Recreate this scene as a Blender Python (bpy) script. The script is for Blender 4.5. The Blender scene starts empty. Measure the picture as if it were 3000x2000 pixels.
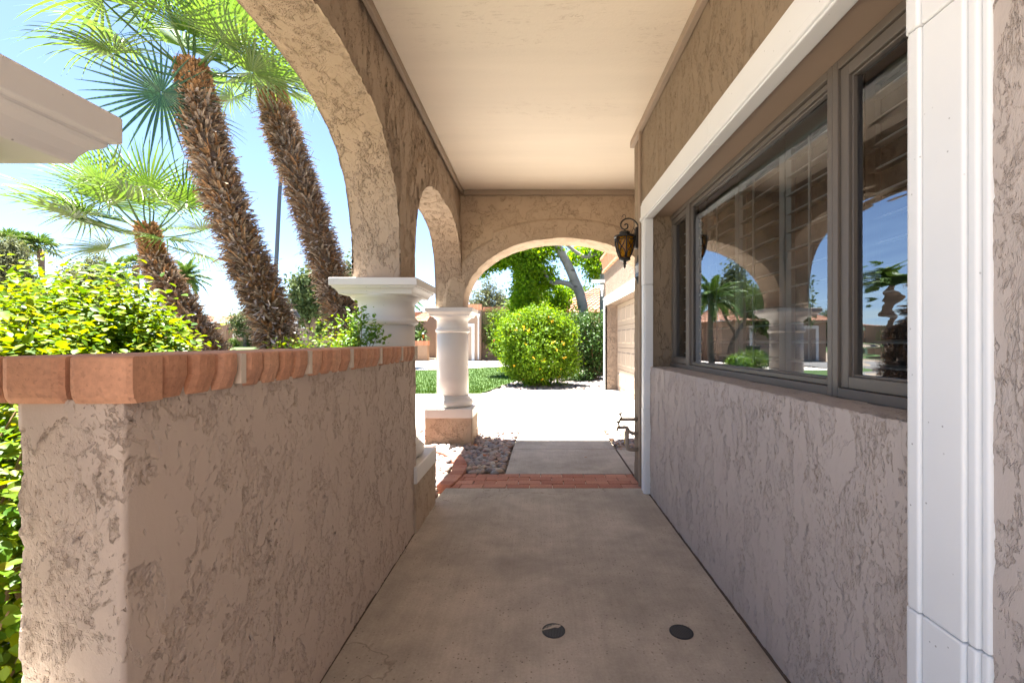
import bpy, math, random
import numpy as np
from mathutils import Vector, Matrix

R = random.Random(7)
NR = np.random.default_rng(11)
sc = bpy.context.scene
COL = sc.collection
PI = math.pi
S, VX, VY, H = 1048.0, 1232.0, 785.0, 1.25      # measured camera: focal (px), vanishing point, eye height


def PX(x, Y):
    return (x - VX) * Y / S


def PZ(y, Y):
    return H + (VY - y) * Y / S


# ------------------------------------------------------------------ helpers
class MB:
    """collects geometry, builds ONE mesh object"""

    def __init__(self):
        self.v, self.f = [], []

    def add(self, vs, fs):
        o = len(self.v)
        self.v += [tuple(p) for p in vs]
        self.f += [tuple(i + o for i in f) for f in fs]

    def box(self, x0, x1, y0, y1, z0, z1):
        self.add([(x0, y0, z0), (x1, y0, z0), (x1, y1, z0), (x0, y1, z0),
                  (x0, y0, z1), (x1, y0, z1), (x1, y1, z1), (x0, y1, z1)],
                 [(0, 3, 2, 1), (4, 5, 6, 7), (0, 1, 5, 4), (1, 2, 6, 5), (2, 3, 7, 6), (3, 0, 4, 7)])

    def grid(self, fn, nu, nv, cu=False):
        vs = []
        mu = nu if cu else nu + 1
        for i in range(mu):
            for j in range(nv + 1):
                vs.append(fn(i / nu, j / nv))
        fs = []
        for i in range(nu):
            for j in range(nv):
                a, b = i * (nv + 1) + j, ((i + 1) % mu) * (nv + 1) + j
                fs.append((a, b, b + 1, a + 1))
        self.add(vs, fs)

    def tube(self, pts, rad, n=8, cap=True):
        pts = [Vector(p) for p in pts]
        m = len(pts)
        if not isinstance(rad, (list, tuple)):
            rad = [rad] * m
        ref = Vector((0, 0, 1))
        if abs((pts[-1] - pts[0]).normalized().z) > .8:
            ref = Vector((1, 0, 0))
        vs = []
        for i, p in enumerate(pts):
            t = (pts[min(i + 1, m - 1)] - pts[max(i - 1, 0)]).normalized()
            a = t.cross(ref)
            if a.length < 1e-4:
                a = t.cross(Vector((0, 1, 0)))
            a.normalize()
            b = a.cross(t).normalized()
            for k in range(n):
                an = 2 * PI * k / n
                vs.append(p + (a * math.cos(an) + b * math.sin(an)) * rad[i])
        fs = []
        for i in range(m - 1):
            for k in range(n):
                k2 = (k + 1) % n
                fs.append((i * n + k, i * n + k2, (i + 1) * n + k2, (i + 1) * n + k))
        if cap:
            fs.append(tuple(range(n - 1, -1, -1)))
            fs.append(tuple((m - 1) * n + k for k in range(n)))
        self.add(vs, fs)

    def lathe(self, prof, c=(0, 0), n=32, sx=1.0, sy=1.0):
        m = len(prof)
        vs = []
        for r, z in prof:
            for k in range(n):
                a = 2 * PI * k / n
                vs.append((c[0] + r * sx * math.cos(a), c[1] + r * sy * math.sin(a), z))
        fs = []
        for i in range(m - 1):
            for k in range(n):
                k2 = (k + 1) % n
                fs.append((i * n + k, i * n + k2, (i + 1) * n + k2, (i + 1) * n + k))
        fs.append(tuple(range(n - 1, -1, -1)))
        fs.append(tuple((m - 1) * n + k for k in range(n)))
        self.add(vs, fs)

    def loft_rect(self, rings, c):
        """square rings (hx, hy, z) stacked bottom to top"""
        vs = []
        for hx, hy, z in rings:
            vs += [(c[0] - hx, c[1] - hy, z), (c[0] + hx, c[1] - hy, z), (c[0] + hx, c[1] + hy, z), (c[0] - hx, c[1] + hy, z)]
        fs = [(3, 2, 1, 0)]
        for i in range(len(rings) - 1):
            for k in range(4):
                k2 = (k + 1) % 4
                fs.append((i * 4 + k, i * 4 + k2, i * 4 + 4 + k2, i * 4 + 4 + k))
        b = (len(rings) - 1) * 4
        fs.append((b, b + 1, b + 2, b + 3))
        self.add(vs, fs)

    def prism(self, pts, z0, z1):
        n = len(pts)
        vs = [(p[0], p[1], z0) for p in pts] + [(p[0], p[1], z1) for p in pts]
        fs = [tuple(range(n - 1, -1, -1)), tuple(range(n, 2 * n))]
        fs += [(i, (i + 1) % n, n + (i + 1) % n, n + i) for i in range(n)]
        self.add(vs, fs)

    def finebox(self, x0, x1, y0, y1, z0, z1, cell=.01, faces='xXyYzZ'):
        """box whose faces are fine grids (for displaced stucco); vertices merged at build time"""
        def n(a, b): return max(1, int(round((b - a) / cell)))
        nx, ny, nz = n(x0, x1), n(y0, y1), n(z0, z1)
        L = lambda a, b, t: a + (b - a) * t
        if 'x' in faces: self.grid(lambda u, v: (x0, L(y1, y0, u), L(z0, z1, v)), ny, nz)
        if 'X' in faces: self.grid(lambda u, v: (x1, L(y0, y1, u), L(z0, z1, v)), ny, nz)
        if 'y' in faces: self.grid(lambda u, v: (L(x0, x1, u), y0, L(z0, z1, v)), nx, nz)
        if 'Y' in faces: self.grid(lambda u, v: (L(x1, x0, u), y1, L(z0, z1, v)), nx, nz)
        if 'Z' in faces: self.grid(lambda u, v: (L(x0, x1, u), L(y0, y1, v), z1), nx, ny)
        if 'z' in faces: self.grid(lambda u, v: (L(x1, x0, u), L(y0, y1, v), z0), nx, ny)

    def build(self, name, mat, parent=None, smooth=False, weld=False, bevel=0, segs=2, loc=None):
        me = bpy.data.meshes.new(name)
        v, f = self.v, self.f
        if weld:
            key, remap, nv = {}, [], []
            for p in v:
                k = (round(p[0], 4), round(p[1], 4), round(p[2], 4))
                if k not in key:
                    key[k] = len(nv)
                    nv.append(p)
                remap.append(key[k])
            ff = []
            for q in f:
                g = []
                for i in q:
                    i = remap[i]
                    if i not in g:
                        g.append(i)
                if len(g) > 2:
                    ff.append(tuple(g))
            v, f = nv, ff
        me.from_pydata(v, [], f)
        me.update()
        if smooth:
            me.polygons.foreach_set('use_smooth', [True] * len(me.polygons))
        return link(name, me, mat, parent, bevel, segs)


def link(name, me, mat, parent=None, bevel=0, segs=2):
    o = bpy.data.objects.new(name, me)
    COL.objects.link(o)
    if mat:
        me.materials.append(mat)
    if parent is not None:
        o.parent = parent
        off = Vector(parent.location) if parent.parent is None else Vector((0, 0, 0))
        if not parent.get('local'):
            o.matrix_parent_inverse = Matrix.Translation(-off)
    if bevel:
        m = o.modifiers.new('bevel', 'BEVEL')
        m.width = bevel
        m.segments = segs
        m.limit_method = 'ANGLE'
        m.angle_limit = math.radians(40)
    return o


def np_mesh(name, V, F, mat, parent=None, smooth=False):
    """V (n,3); F (m,k) all faces with k corners"""
    me = bpy.data.meshes.new(name)
    V = np.asarray(V, dtype=np.float32)
    F = np.asarray(F, dtype=np.int32)
    me.vertices.add(len(V))
    me.vertices.foreach_set('co', V.ravel())
    m, k = F.shape
    me.loops.add(m * k)
    me.loops.foreach_set('vertex_index', F.ravel())
    me.polygons.add(m)
    me.polygons.foreach_set('loop_start', np.arange(0, m * k, k, dtype=np.int32))
    if smooth:
        me.polygons.foreach_set('use_smooth', np.ones(m, dtype=bool))
    me.update(calc_edges=True)
    me.validate()
    return link(name, me, mat, parent)


def tag(o, label=None, cat=None, group=None, kind=None):
    if label: o['label'] = label
    if cat: o['category'] = cat
    if group: o['group'] = group
    if kind: o['kind'] = kind
    return o


def thing(name, label, cat, loc=(0, 0, 0), group=None, local=False):
    o = bpy.data.objects.new(name, None)
    COL.objects.link(o)
    o.location = loc
    o.empty_display_size = .2
    if local:
        o['local'] = 1
    return tag(o, label, cat, group)


def struct(o):
    o['kind'] = 'structure'
    return o


# ------------------------------------------------------------------ materials
def mat(name):
    m = bpy.data.materials.new(name)
    m.use_nodes = True
    nt = m.node_tree
    nt.nodes.clear()
    return m, nt


class NB:
    def __init__(self, nt):
        self.nt = nt

    def n(self, t, **kw):
        nd = self.nt.nodes.new(t)
        for k, v in kw.items():
            if k == 'inp':
                for a, b in v.items():
                    if hasattr(b, 'is_output'):
                        self.nt.links.new(b, nd.inputs[a])
                    else:
                        nd.inputs[a].default_value = b
            else:
                setattr(nd, k, v)
        return nd

    def coord(self, scale=(1, 1, 1), kind='Object'):
        tc = self.n('ShaderNodeTexCoord')
        mp = self.n('ShaderNodeMapping', inp={'Vector': tc.outputs[kind], 'Scale': scale})
        return mp.outputs[0]

    def noise(self, vec, scale, detail=3, rough=.5, dist=0):
        return self.n('ShaderNodeTexNoise', inp={'Vector': vec, 'Scale': scale, 'Detail': detail, 'Roughness': rough, 'Distortion': dist}).outputs['Fac']

    def ramp(self, fac, stops, interp='LINEAR'):
        r = self.n('ShaderNodeValToRGB', inp={'Fac': fac})
        cr = r.color_ramp
        cr.interpolation = interp
        while len(cr.elements) < len(stops):
            cr.elements.new(.5)
        for e, (p, c) in zip(cr.elements, stops):
            e.position = p
            e.color = (c, c, c, 1) if isinstance(c, (int, float)) else (*c, 1)
        return r.outputs['Color']

    def math(self, op, a, b=None, c=None):
        i = {0: a}
        if b is not None: i[1] = b
        if c is not None: i[2] = c
        return self.n('ShaderNodeMath', operation=op, inp=i).outputs[0]

    def mix(self, fac, a, b, blend='MIX'):
        nd = self.n('ShaderNodeMix', data_type='RGBA', blend_type=blend)
        for k, v in ((0, fac), (6, a), (7, b)):
            if hasattr(v, 'is_output'):
                self.nt.links.new(v, nd.inputs[k])
            else:
                nd.inputs[k].default_value = v if k == 0 else (*v[:3], 1)
        return nd.outputs[2]

    def bsdf(self, color, rough=.8, **kw):
        i = {'Roughness': rough}
        i.update(kw)
        b = self.n('ShaderNodeBsdfPrincipled')
        i['Base Color'] = color
        for a, v in i.items():
            if hasattr(v, 'is_output'):
                self.nt.links.new(v, b.inputs[a])
            elif a in ('Base Color', 'Emission Color') and len(v) == 3:
                b.inputs[a].default_value = (*v, 1)
            else:
                b.inputs[a].default_value = v
        return b

    def bump(self, height, strength=.5, dist=.01):
        return self.n('ShaderNodeBump', inp={'Height': height, 'Strength': strength, 'Distance': dist}).outputs[0]

    def out(self, surf, disp=None):
        o = self.n('ShaderNodeOutputMaterial')
        self.nt.links.new(surf.outputs[0] if hasattr(surf, 'outputs') else surf, o.inputs[0])
        if disp is not None:
            self.nt.links.new(disp, o.inputs['Displacement'])


def c3(r, g, b):
    return (r, g, b)


def stucco(name, base, scale=8.0, depth=.006, stretch=(1, 1, 1), disp=True, bumpk=1.0):
    m, nt = mat(name)
    b = NB(nt)
    v = b.coord(stretch)
    big = b.noise(b.coord(), 1.3, 3, .6)
    v2 = b.n('ShaderNodeVectorMath', operation='ADD', inp={0: v, 1: (3.7, 9.1, 5.3)}).outputs[0]
    n1 = b.noise(v, scale, 9, .66, .35)
    n3 = b.noise(v2, scale * .7, 9, .62, .5)
    n2 = b.noise(v, scale * 11, 3, .6, .4)
    soft = b.noise(v, scale * 1.7, 3, .5)
    val = b.ramp(n1, [(.405, 1), (.458, .72), (.476, 0)])
    st2 = b.ramp(n3, [(.500, 1), (.516, 0)])
    clus = b.ramp(b.noise(v2, scale * .75, 3, .55, .6), [(.47, 0), (.60, 1)])
    pit = b.math('MULTIPLY', b.ramp(n2, [(.33, 1), (.42, 0)]), b.math('MAXIMUM', clus, b.math('MULTIPLY', val, .8)))
    h = b.math('ADD', .70, b.math('MULTIPLY', val, b.math('MULTIPLY_ADD', n2, .35, -.58)))
    h = b.math('ADD', h, b.math('MULTIPLY', st2, .20))
    h = b.math('ADD', h, b.math('MULTIPLY', soft, .38))
    h = b.math('SUBTRACT', h, b.math('MULTIPLY', pit, .40))
    cr = b.ramp(n1, [(.435, 0), (.460, 1), (.476, 0)])
    msk = b.ramp(b.noise(v2, scale * .28, 3, .6, .5), [(.34, .62), (.58, 1)])
    h = b.math('MULTIPLY', b.math('SUBTRACT', h, .8), msk)
    low = tuple(x * k for x, k in zip(base, (.55, .49, .43)))
    hi = tuple(min(1, x * 1.08) for x in base)
    dirt_and_shade = b.math('MULTIPLY', msk, b.math('ADD', b.math('MULTIPLY', pit, .65), b.math('MULTIPLY', cr, .40)))  # dirt plus painted shade in the pits and along patch edges
    col = b.mix(dirt_and_shade, base, low)
    col = b.mix(b.ramp(big, [(.35, 0), (.65, 1)]), col, b.mix(.5, col, hi))
    fine = b.noise(v, 260, 3, .6)
    if disp:
        d = b.n('ShaderNodeDisplacement', inp={'Height': h, 'Midlevel': 0.0, 'Scale': depth * 1.05})
        nrm = b.bump(b.math('ADD', fine, b.math('MULTIPLY', n2, .8)), .35 * bumpk, .0015)
        b.out(b.bsdf(col, .85, Normal=nrm, **{'Specular IOR Level': .25}), d.outputs[0])
        m.displacement_method = 'BOTH'
    else:
        nrm = b.bump(b.math('ADD', h, b.math('MULTIPLY', fine, .1)), .9 * bumpk, depth)
        b.out(b.bsdf(col, .85, Normal=nrm, **{'Specular IOR Level': .25}))
    return m


def paint(name, base, rough=.6, bumps=(60, .3, .001), specks=True, mott=.05, spec=.3):
    m, nt = mat(name)
    b = NB(nt)
    v = b.coord()
    n = b.noise(v, 3, 4, .6)
    col = b.mix(b.ramp(n, [(.3, 0), (.7, 1)]), tuple(x * (1 - mott) for x in base), base)
    h = b.noise(v, bumps[0], 4, .6)
    if specks:
        vo = b.n('ShaderNodeTexVoronoi', inp={'Vector': v, 'Scale': 32.0, 'Randomness': 1.0})
        sp = b.ramp(vo.outputs['Distance'], [(.0, 1), (.05, 1), (.085, 0)])
        keep = b.ramp(b.noise(v, 9, 2), [(.49, 0), (.55, 1)])
        sp = b.math('MULTIPLY', sp, keep)
        col = b.mix(sp, col, tuple(x * .45 for x in base))
        h = b.math('SUBTRACT', h, sp)
    b.out(b.bsdf(col, rough, Normal=b.bump(h, bumps[1], bumps[2]), **{'Specular IOR Level': spec}))
    return m


def simple(name, base, rough=.6, metal=0., spec=.4, bump=None, var=.0, rnd=0.):
    m, nt = mat(name)
    b = NB(nt)
    col = base
    if var:
        n = b.noise(b.coord(), 4, 5, .6)
        col = b.mix(b.ramp(n, [(.3, 0), (.7, 1)]), tuple(x * (1 - var) for x in base), tuple(min(1, x * (1 + var)) for x in base))
    if rnd:
        g = b.n('ShaderNodeNewGeometry')
        col = b.mix(g.outputs['Random Per Island'], tuple(x * (1 - rnd) for x in base), tuple(min(1, x * (1 + rnd)) for x in base))
    kw = {'Metallic': metal, 'Specular IOR Level': spec}
    if bump:
        kw['Normal'] = b.bump(b.noise(b.coord(), bump[0], 4, .6), bump[1], bump[2])
    b.out(b.bsdf(col, rough, **kw))
    return m


def foliage(name, stops, trans=.45, rough=.45, spec=.35, tint=(1.25, 1.15, .5)):
    """thin leaves: colour by leaf, light passes through"""
    m, nt = mat(name)
    b = NB(nt)
    g = b.n('ShaderNodeNewGeometry')
    k = len(stops)
    col = b.ramp(g.outputs['Random Per Island'], [(i / max(1, k - 1), s) for i, s in enumerate(stops)])
    p = b.bsdf(col, rough, **{'Specular IOR Level': spec})
    tr = b.n('ShaderNodeBsdfTranslucent', inp={'Color': b.mix(1.0, col, tint, 'MULTIPLY')})
    mx = b.n('ShaderNodeMixShader', inp={0: trans, 1: p.outputs[0], 2: tr.outputs[0]})
    b.out(mx)
    return m


def islands(name, stops, rough=.85, spec=.2, bump=None):
    m, nt = mat(name)
    b = NB(nt)
    g = b.n('ShaderNodeNewGeometry')
    k = len(stops)
    col = b.ramp(g.outputs['Random Per Island'], [(i / max(1, k - 1), s) for i, s in enumerate(stops)])
    kw = {'Specular IOR Level': spec}
    if bump:
        v = b.coord()
        n = b.noise(v, bump[0], 5, .65)
        n = b.math('MULTIPLY', n, b.ramp(b.noise(v, bump[0] * 1.4, 2, .5), [(.30, .35), (.40, 1)]))
        st = b.noise(b.coord((1, 45, 2)), 1.0, 3, .6)
        col = b.mix(.5, col, b.mix(1.0, col, b.ramp(st, [(.3, .72), (.7, 1.2)]), 'MULTIPLY'))
        col = b.mix(.35, col, b.mix(1.0, col, b.ramp(n, [(.3, .45), (.7, 1.3)]), 'MULTIPLY'))
        kw['Normal'] = b.bump(n, bump[1], bump[2])
    b.out(b.bsdf(col, rough, **kw))
    return m


def paint_cracked(name, base, *a):
    m, nt = mat(name)
    b = NB(nt)
    v = b.coord()
    w = b.noise(b.coord((1.2, 9, 1)), 1.6, 5, .65, 1.2)
    ck = b.math('MULTIPLY', b.ramp(w, [(.488, 0), (.5, 1), (.512, 0)]), b.ramp(b.noise(b.coord((.5, 1.6, 1)), 1.1, 3), [(.5, 0), (.62, 1)]))
    ck = b.math('MULTIPLY', ck, b.ramp(b.noise(v, 14, 2), [(.45, 0), (.55, 1)]))
    band = b.noise(b.coord((.35, 3.5, 1)), 1.3, 3, .5)
    col = b.mix(b.ramp(band, [(.3, 0), (.7, 1)]), tuple(x * .95 for x in base), tuple(x * 1.03 for x in base))
    col = b.mix(b.math('MULTIPLY', ck, .38), col, (.30, .21, .13))
    h = b.math('SUBTRACT', b.noise(v, 55, 4, .6), ck)
    b.out(b.bsdf(col, .6, Normal=b.bump(h, .5, .003), **{'Specular IOR Level': .3}))
    return m


TAUPE = (.385, .295, .215)
M = {}
M['stucco_arcade'] = stucco('stucco_arcade', (.365, .28, .205), 9, .020, (1, 1, .5))
M['stucco_far'] = stucco('stucco_far', (.45, .35, .255), 6.5, .015)
M['stucco_low'] = stucco('stucco_low', (.51, .415, .345), 7.5, .015, (1, 1, .7))
M['stucco_right_shaded'] = stucco('stucco_right_shaded', (.235, .18, .125), 9, .012, (1, 1.0, .42))  # house paint with the upper wall's shade put into the colour
M['stucco_apron_lit'] = stucco('stucco_apron_lit', (.45, .395, .36), 11, .011, (1, 1.0, .42))  # same house paint, lighter and bluer: skylight painted into apron and near strip
M['stucco_far_house'] = stucco('stucco_far_house', (.33, .245, .185), 8, .01, disp=False)
M['stucco_garage'] = stucco('stucco_garage', (.235, .175, .135), 9, .03, disp=False)
M['ceiling'] = paint_cracked('ceiling', (.70, .615, .505), .7, (45, .35, .002), False, .05)
M['moulding'] = simple('moulding', (.31, .24, .18), .6, var=.08)
M['white'] = paint('white_paint', (.745, .765, .775), .45, (90, .25, .0012), True, .04)
M['column_white'] = paint('column_white', (.69, .665, .63), .5, (40, .25, .0015), True, .05)
M['frame'] = simple('window_frame', (.125, .108, .092), .45, spec=.5)
M['soffit'] = paint('soffit_paint', (.36, .275, .21), .7, (50, .25, .001), False)


def concrete(name, base, joints=False):
    m, nt = mat(name)
    b = NB(nt)
    v = b.coord()
    big = b.noise(v, .9, 5, .62, .4)
    med = b.noise(v, 4.5, 5, .65)
    fine = b.noise(v, 90, 4, .7)
    streak = b.noise(b.coord((60, 2.0, 1)), 1.0, 3, .6)
    col = b.mix(b.ramp(big, [(.35, 0), (.65, 1)]), tuple(x * .74 for x in base), tuple(x * 1.1 for x in base))
    col = b.mix(.55, col, b.mix(1.0, col, b.ramp(med, [(.3, .68), (.7, 1.25)]), 'MULTIPLY'))
    col = b.mix(.5, col, b.mix(1.0, col, b.ramp(fine, [(.3, .8), (.7, 1.2)]), 'MULTIPLY'))
    col = b.mix(.35, col, b.mix(1.0, col, b.ramp(streak, [(.3, .85), (.7, 1.12)]), 'MULTIPLY'))
    vo = b.n('ShaderNodeTexVoronoi', inp={'Vector': v, 'Scale': 55.0})
    sp = b.ramp(vo.outputs['Distance'], [(.0, 1), (.16, 1), (.25, 0)])
    keep = b.ramp(b.noise(v, 2.2, 4, .7), [(.40, 0), (.58, 1)])
    keep2 = b.ramp(b.n('ShaderNodeSeparateColor', inp={0: vo.outputs['Color']}).outputs[0], [(.5, 0), (.55, 1)])
    sp = b.math('MULTIPLY', b.math('MULTIPLY', sp, keep), keep2)
    col = b.mix(b.math('MULTIPLY', sp, .7), col, (.09, .065, .05))
    ck = b.n('ShaderNodeTexVoronoi', feature='DISTANCE_TO_EDGE', inp={'Vector': b.n('ShaderNodeVectorMath', operation='ADD', inp={0: v, 1: b.n('ShaderNodeTexNoise', inp={'Vector': v, 'Scale': 3.0, 'Detail': 4.0}).outputs['Color']}).outputs[0], 'Scale': .42})
    crack = b.ramp(ck.outputs['Distance'], [(.0, 1), (.0016, .6), (.003, 0)])
    col = b.mix(b.math('MULTIPLY', crack, .45), col, (.10, .075, .06))
    h = b.math('SUBTRACT', b.math('ADD', b.math('MULTIPLY', fine, .5), b.math('MULTIPLY', streak, .25)), sp)
    h = b.math('SUBTRACT', h, crack)
    b.out(b.bsdf(col, .78, Normal=b.bump(h, .45, .0025), **{'Specular IOR Level': .3}))
    return m


M['porch_concrete'] = concrete('porch_concrete', (.46, .40, .335))
M['walk_concrete'] = concrete('walk_concrete', (.45, .41, .36))
M['drive_concrete'] = concrete('drive_concrete', (.60, .56, .50))
M['asphalt'] = simple('asphalt', (.16, .155, .15), .9, var=.15, bump=(120, .4, .004))
M['gravel_ground'] = simple('gravel_ground', (.29, .235, .18), .95, var=.25, bump=(60, .6, .01))
M['brick'] = islands('clay_brick', [(.58, .305, .19), (.51, .25, .15), (.62, .35, .225), (.54, .28, .175), (.60, .32, .21)], .85, bump=(70, .5, .003))
M['paver'] = islands('paver_brick', [(.47, .22, .155), (.40, .17, .12), (.53, .27, .195), (.43, .20, .14)], .85, bump=(60, .4, .003))
M['mortar'] = simple('mortar', (.60, .51, .42), .9, var=.12)
M['stone'] = islands('river_stone', [(.30, .23, .20), (.19, .17, .18), (.42, .33, .26), (.26, .20, .20), (.36, .24, .19), (.22, .22, .24), (.46, .40, .34), (.31, .21, .17)], .6, .4, (35, .15, .002))
M['stone_dimmed'] = islands('dimmed_river_stone', [(.17, .14, .125), (.11, .10, .105), (.24, .20, .165), (.15, .12, .12), (.20, .145, .12), (.13, .13, .14), (.27, .24, .21)], .6, .35, (35, .15, .002))  # same river stones, shade painted in to dim the sunlit far bed
M['iron'] = simple('black_iron', (.016, .014, .013), .45, .3, .5, bump=(80, .2, .001))
M['plastic_black'] = simple('plastic_black', (.022, .023, .026), .5)
M['grate'] = simple('worn_grate', (.075, .075, .078), .55, .3)
M['pipe'] = simple('painted_pipe', (.36, .29, .23), .55, var=.1)
M['brass'] = simple('brass', (.24, .17, .10), .4, .6)
M['yellow'] = simple('yellow_plastic', (.6, .38, .03), .5)
M['digit'] = simple('digit_white', (.75, .78, .8), .5)
M['plaque_blue'] = simple('plaque_blue', (.04, .055, .10), .4)
M['bark_white'] = None


def pale_bark():
    m, nt = mat('pale_bark')
    b = NB(nt)
    v = b.coord()
    n = b.noise(v, 2.0, 4, .6)
    col = b.mix(b.ramp(n, [(.3, 0), (.7, 1)]), (.12, .125, .12), (.21, .215, .205))
    vo = b.n('ShaderNodeTexVoronoi', inp={'Vector': b.coord((2.2, 2.2, 4.5)), 'Scale': 1.0})
    sp = b.ramp(vo.outputs['Distance'], [(.0, 1), (.16, 1), (.26, 0)])
    col = b.mix(b.math('MULTIPLY', sp, .85), col, (.05, .045, .04))
    b.out(b.bsdf(col, .8, Normal=b.bump(b.noise(v, 9, 5), .4, .02)))
    return m


M['bark_white'] = pale_bark()
M['bark'] = simple('grey_bark', (.16, .12, .09), .9, var=.3, bump=(25, .7, .02))
M['twig'] = simple('twig', (.20, .13, .07), .85, var=.2)
M['boot'] = islands('palm_boots', [(.22, .14, .085), (.40, .33, .26), (.30, .17, .085), (.16, .115, .085), (.46, .40, .35), (.38, .21, .09), (.28, .21, .155), (.52, .48, .45)], .8, .25)
M['stub'] = islands('palm_stubs', [(.42, .36, .31), (.55, .50, .47), (.34, .26, .19), (.48, .44, .43), (.30, .19, .10), (.60, .56, .54)], .75, .3)
M['fibre'] = islands('palm_fibre', [(.24, .13, .055), (.36, .20, .09), (.17, .09, .045), (.44, .28, .14), (.30, .21, .13)], .85, .2)
M['frond'] = foliage('fan_frond', [(.055, .12, .03), (.10, .17, .038), (.08, .145, .034), (.14, .21, .05)], .38, .38, .5, (1.35, 1.35, .4))
M['frond_dark'] = foliage('fan_frond_dark', [(.035, .10, .075), (.05, .13, .085), (.06, .14, .08)], .2, .4, .45, (1.0, 1.1, .7))
M['petiole'] = simple('petiole', (.20, .24, .07), .5)
M['bush'] = foliage('bush_leaf', [(.05, .13, .008), (.12, .22, .008), (.035, .10, .010), (.17, .25, .008), (.07, .16, .008), (.20, .22, .02)], .42, .45, .22, (1.7, 1.25, .1))
M['bush_fine'] = foliage('bush_fine_leaf', [(.08, .19, .035), (.13, .26, .04), (.19, .31, .04)], .4, .4, .4, (1.5, 1.2, .3))
M['round_bush'] = foliage('round_bush_leaf', [(.065, .16, .008), (.125, .24, .009), (.175, .28, .014), (.055, .13, .01)], .45, .5, .2, (1.4, 1.15, .2))
M['hedge'] = foliage('hedge_leaf', [(.03, .07, .014), (.05, .11, .018), (.04, .09, .015)], .25, .5, .25)
M['vine'] = foliage('vine_leaf', [(.06, .12, .025), (.10, .17, .03), (.13, .18, .035)], .3, .5, .2)
M['poplar'] = foliage('poplar_leaf', [(.07, .18, .012), (.13, .26, .014), (.18, .31, .018), (.06, .15, .012)], .68, .45, .2, (1.5, 1.3, .2))
M['olive'] = foliage('olive_leaf', [(.10, .12, .06), (.14, .16, .085), (.18, .195, .11), (.08, .10, .05)], .22, .6, .15, (1.1, 1.1, .6))
M['pine'] = foliage('far_tree_leaf', [(.05, .085, .035), (.08, .115, .045), (.11, .14, .06)], .25, .6, .15)
M['palm_far'] = foliage('far_palm_leaf', [(.045, .10, .022), (.07, .135, .03), (.11, .17, .042)], .25, .5, .2)
M['flower'] = simple('yellow_flower', (.75, .46, .02), .6)
M['flower_red'] = simple('coral_flower', (.6, .12, .06), .6)
M['dead_leaf'] = simple('dead_leaf', (.32, .12, .045), .8, rnd=.4)
M['grass_blade'] = foliage('grass_blade', [(.026, .075, .004), (.045, .10, .005), (.075, .115, .012)], .3, .65, .08, (1.3, 1.2, .25))
M['tile'] = islands('roof_tile', [(.33, .165, .105), (.26, .125, .08), (.40, .235, .16), (.30, .15, .10), (.36, .205, .145)], .85)
M['garage_door'] = simple('garage_door_paint', (.32, .25, .20), .55, var=.03)
M['dark'] = simple('dark_room', (.05, .045, .04), .9)
M['shutter'] = simple('shutter_white', (.70, .68, .63), .45)
M['glass_dark'] = simple('dark_window', (.02, .022, .025), .08, spec=.6)
M['bin'] = simple('bin_plastic', (.025, .035, .03), .5)


def lawn_mat():
    m, nt = mat('lawn')
    b = NB(nt)
    v = b.coord()
    n = b.noise(v, 1.4, 5, .6)
    f = b.noise(b.coord((1, .35, 1)), 60, 4, .7)
    col = b.mix(b.ramp(n, [(.3, 0), (.7, 1)]), (.024, .07, .004), (.05, .10, .007))
    col = b.mix(.6, col, b.mix(1.0, col, b.ramp(f, [(.3, .45), (.7, 1.5)]), 'MULTIPLY'))
    b.out(b.bsdf(col, .8, Normal=b.bump(f, .8, .02)))
    return m


M['lawn'] = lawn_mat()


def glass(name, tint=(.72, .76, .75), wavy=0.):
    m, nt = mat(name)
    b = NB(nt)
    kw = {}
    if wavy:
        n = b.bump(b.noise(b.coord((1, 1.2, 7)), 1.6, 2, .5), wavy, .02)
        kw = {'Normal': n}
    fr = b.n('ShaderNodeFresnel', inp={'IOR': 2.7, **kw})
    gl = b.n('ShaderNodeBsdfGlossy', inp={'Roughness': .0, 'Color': (.9, .94, 1.0, 1), **kw})
    tr = b.n('ShaderNodeBsdfTransparent', inp={'Color': (*tint, 1)})
    b.out(b.n('ShaderNodeMixShader', inp={0: fr.outputs[0], 1: tr.outputs[0], 2: gl.outputs[0]}))
    return m


M['glass'] = glass('window_glass')
M['glass_wavy'] = glass('bowed_glass', wavy=.12)


def amber():
    m, nt = mat('amber_glass')
    b = NB(nt)
    n = b.noise(b.coord((1, 1, .6)), 45, 3, .6, 1.0)
    col = b.ramp(n, [(.3, (.18, .07, .004)), (.6, (.62, .33, .02)), (.8, (.8, .5, .06))])
    p = b.bsdf(col, .2, **{'Specular IOR Level': .5})
    t = b.n('ShaderNodeBsdfTranslucent', inp={'Color': col})
    b.out(b.n('ShaderNodeMixShader', inp={0: .6, 1: p.outputs[0], 2: t.outputs[0]}))
    return m


M['amber'] = amber()

# ------------------------------------------------------------------ the ground
def sheet(name, pts, z, m, thick=0.):
    mb = MB()
    if thick:
        mb.prism(pts, z - thick, z)
    else:
        mb.add([(p[0], p[1], z) for p in pts], [tuple(range(len(pts)))])
    return struct(mb.build(name, m))


def G(x, y):
    """gentle rise of the land across the street, on the left"""
    d = max(0.0, min(1.0, (-x - 14) / 14.0)) * max(0.0, min(1.0, (y - 20) / 15.0))
    d = d * d * (3 - 2 * d)
    return .75 * d


mb = MB()
N = 160
mb.grid(lambda u, v: ((u - .5) * 900, -120 + v * 620, G((u - .5) * 900, -120 + v * 620) - .06), 300, 200)
struct(mb.build('ground', M['gravel_ground'], smooth=True))

sheet('porch_floor', [(-4.0, -6.0), (1.0, -6.0), (1.0, 3.905), (-.775, 3.905), (-.80, 3.6), (-.86, 3.0), (-.86, .4), (-4.0, .0)], 0.0, M['porch_concrete'], .1)
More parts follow.
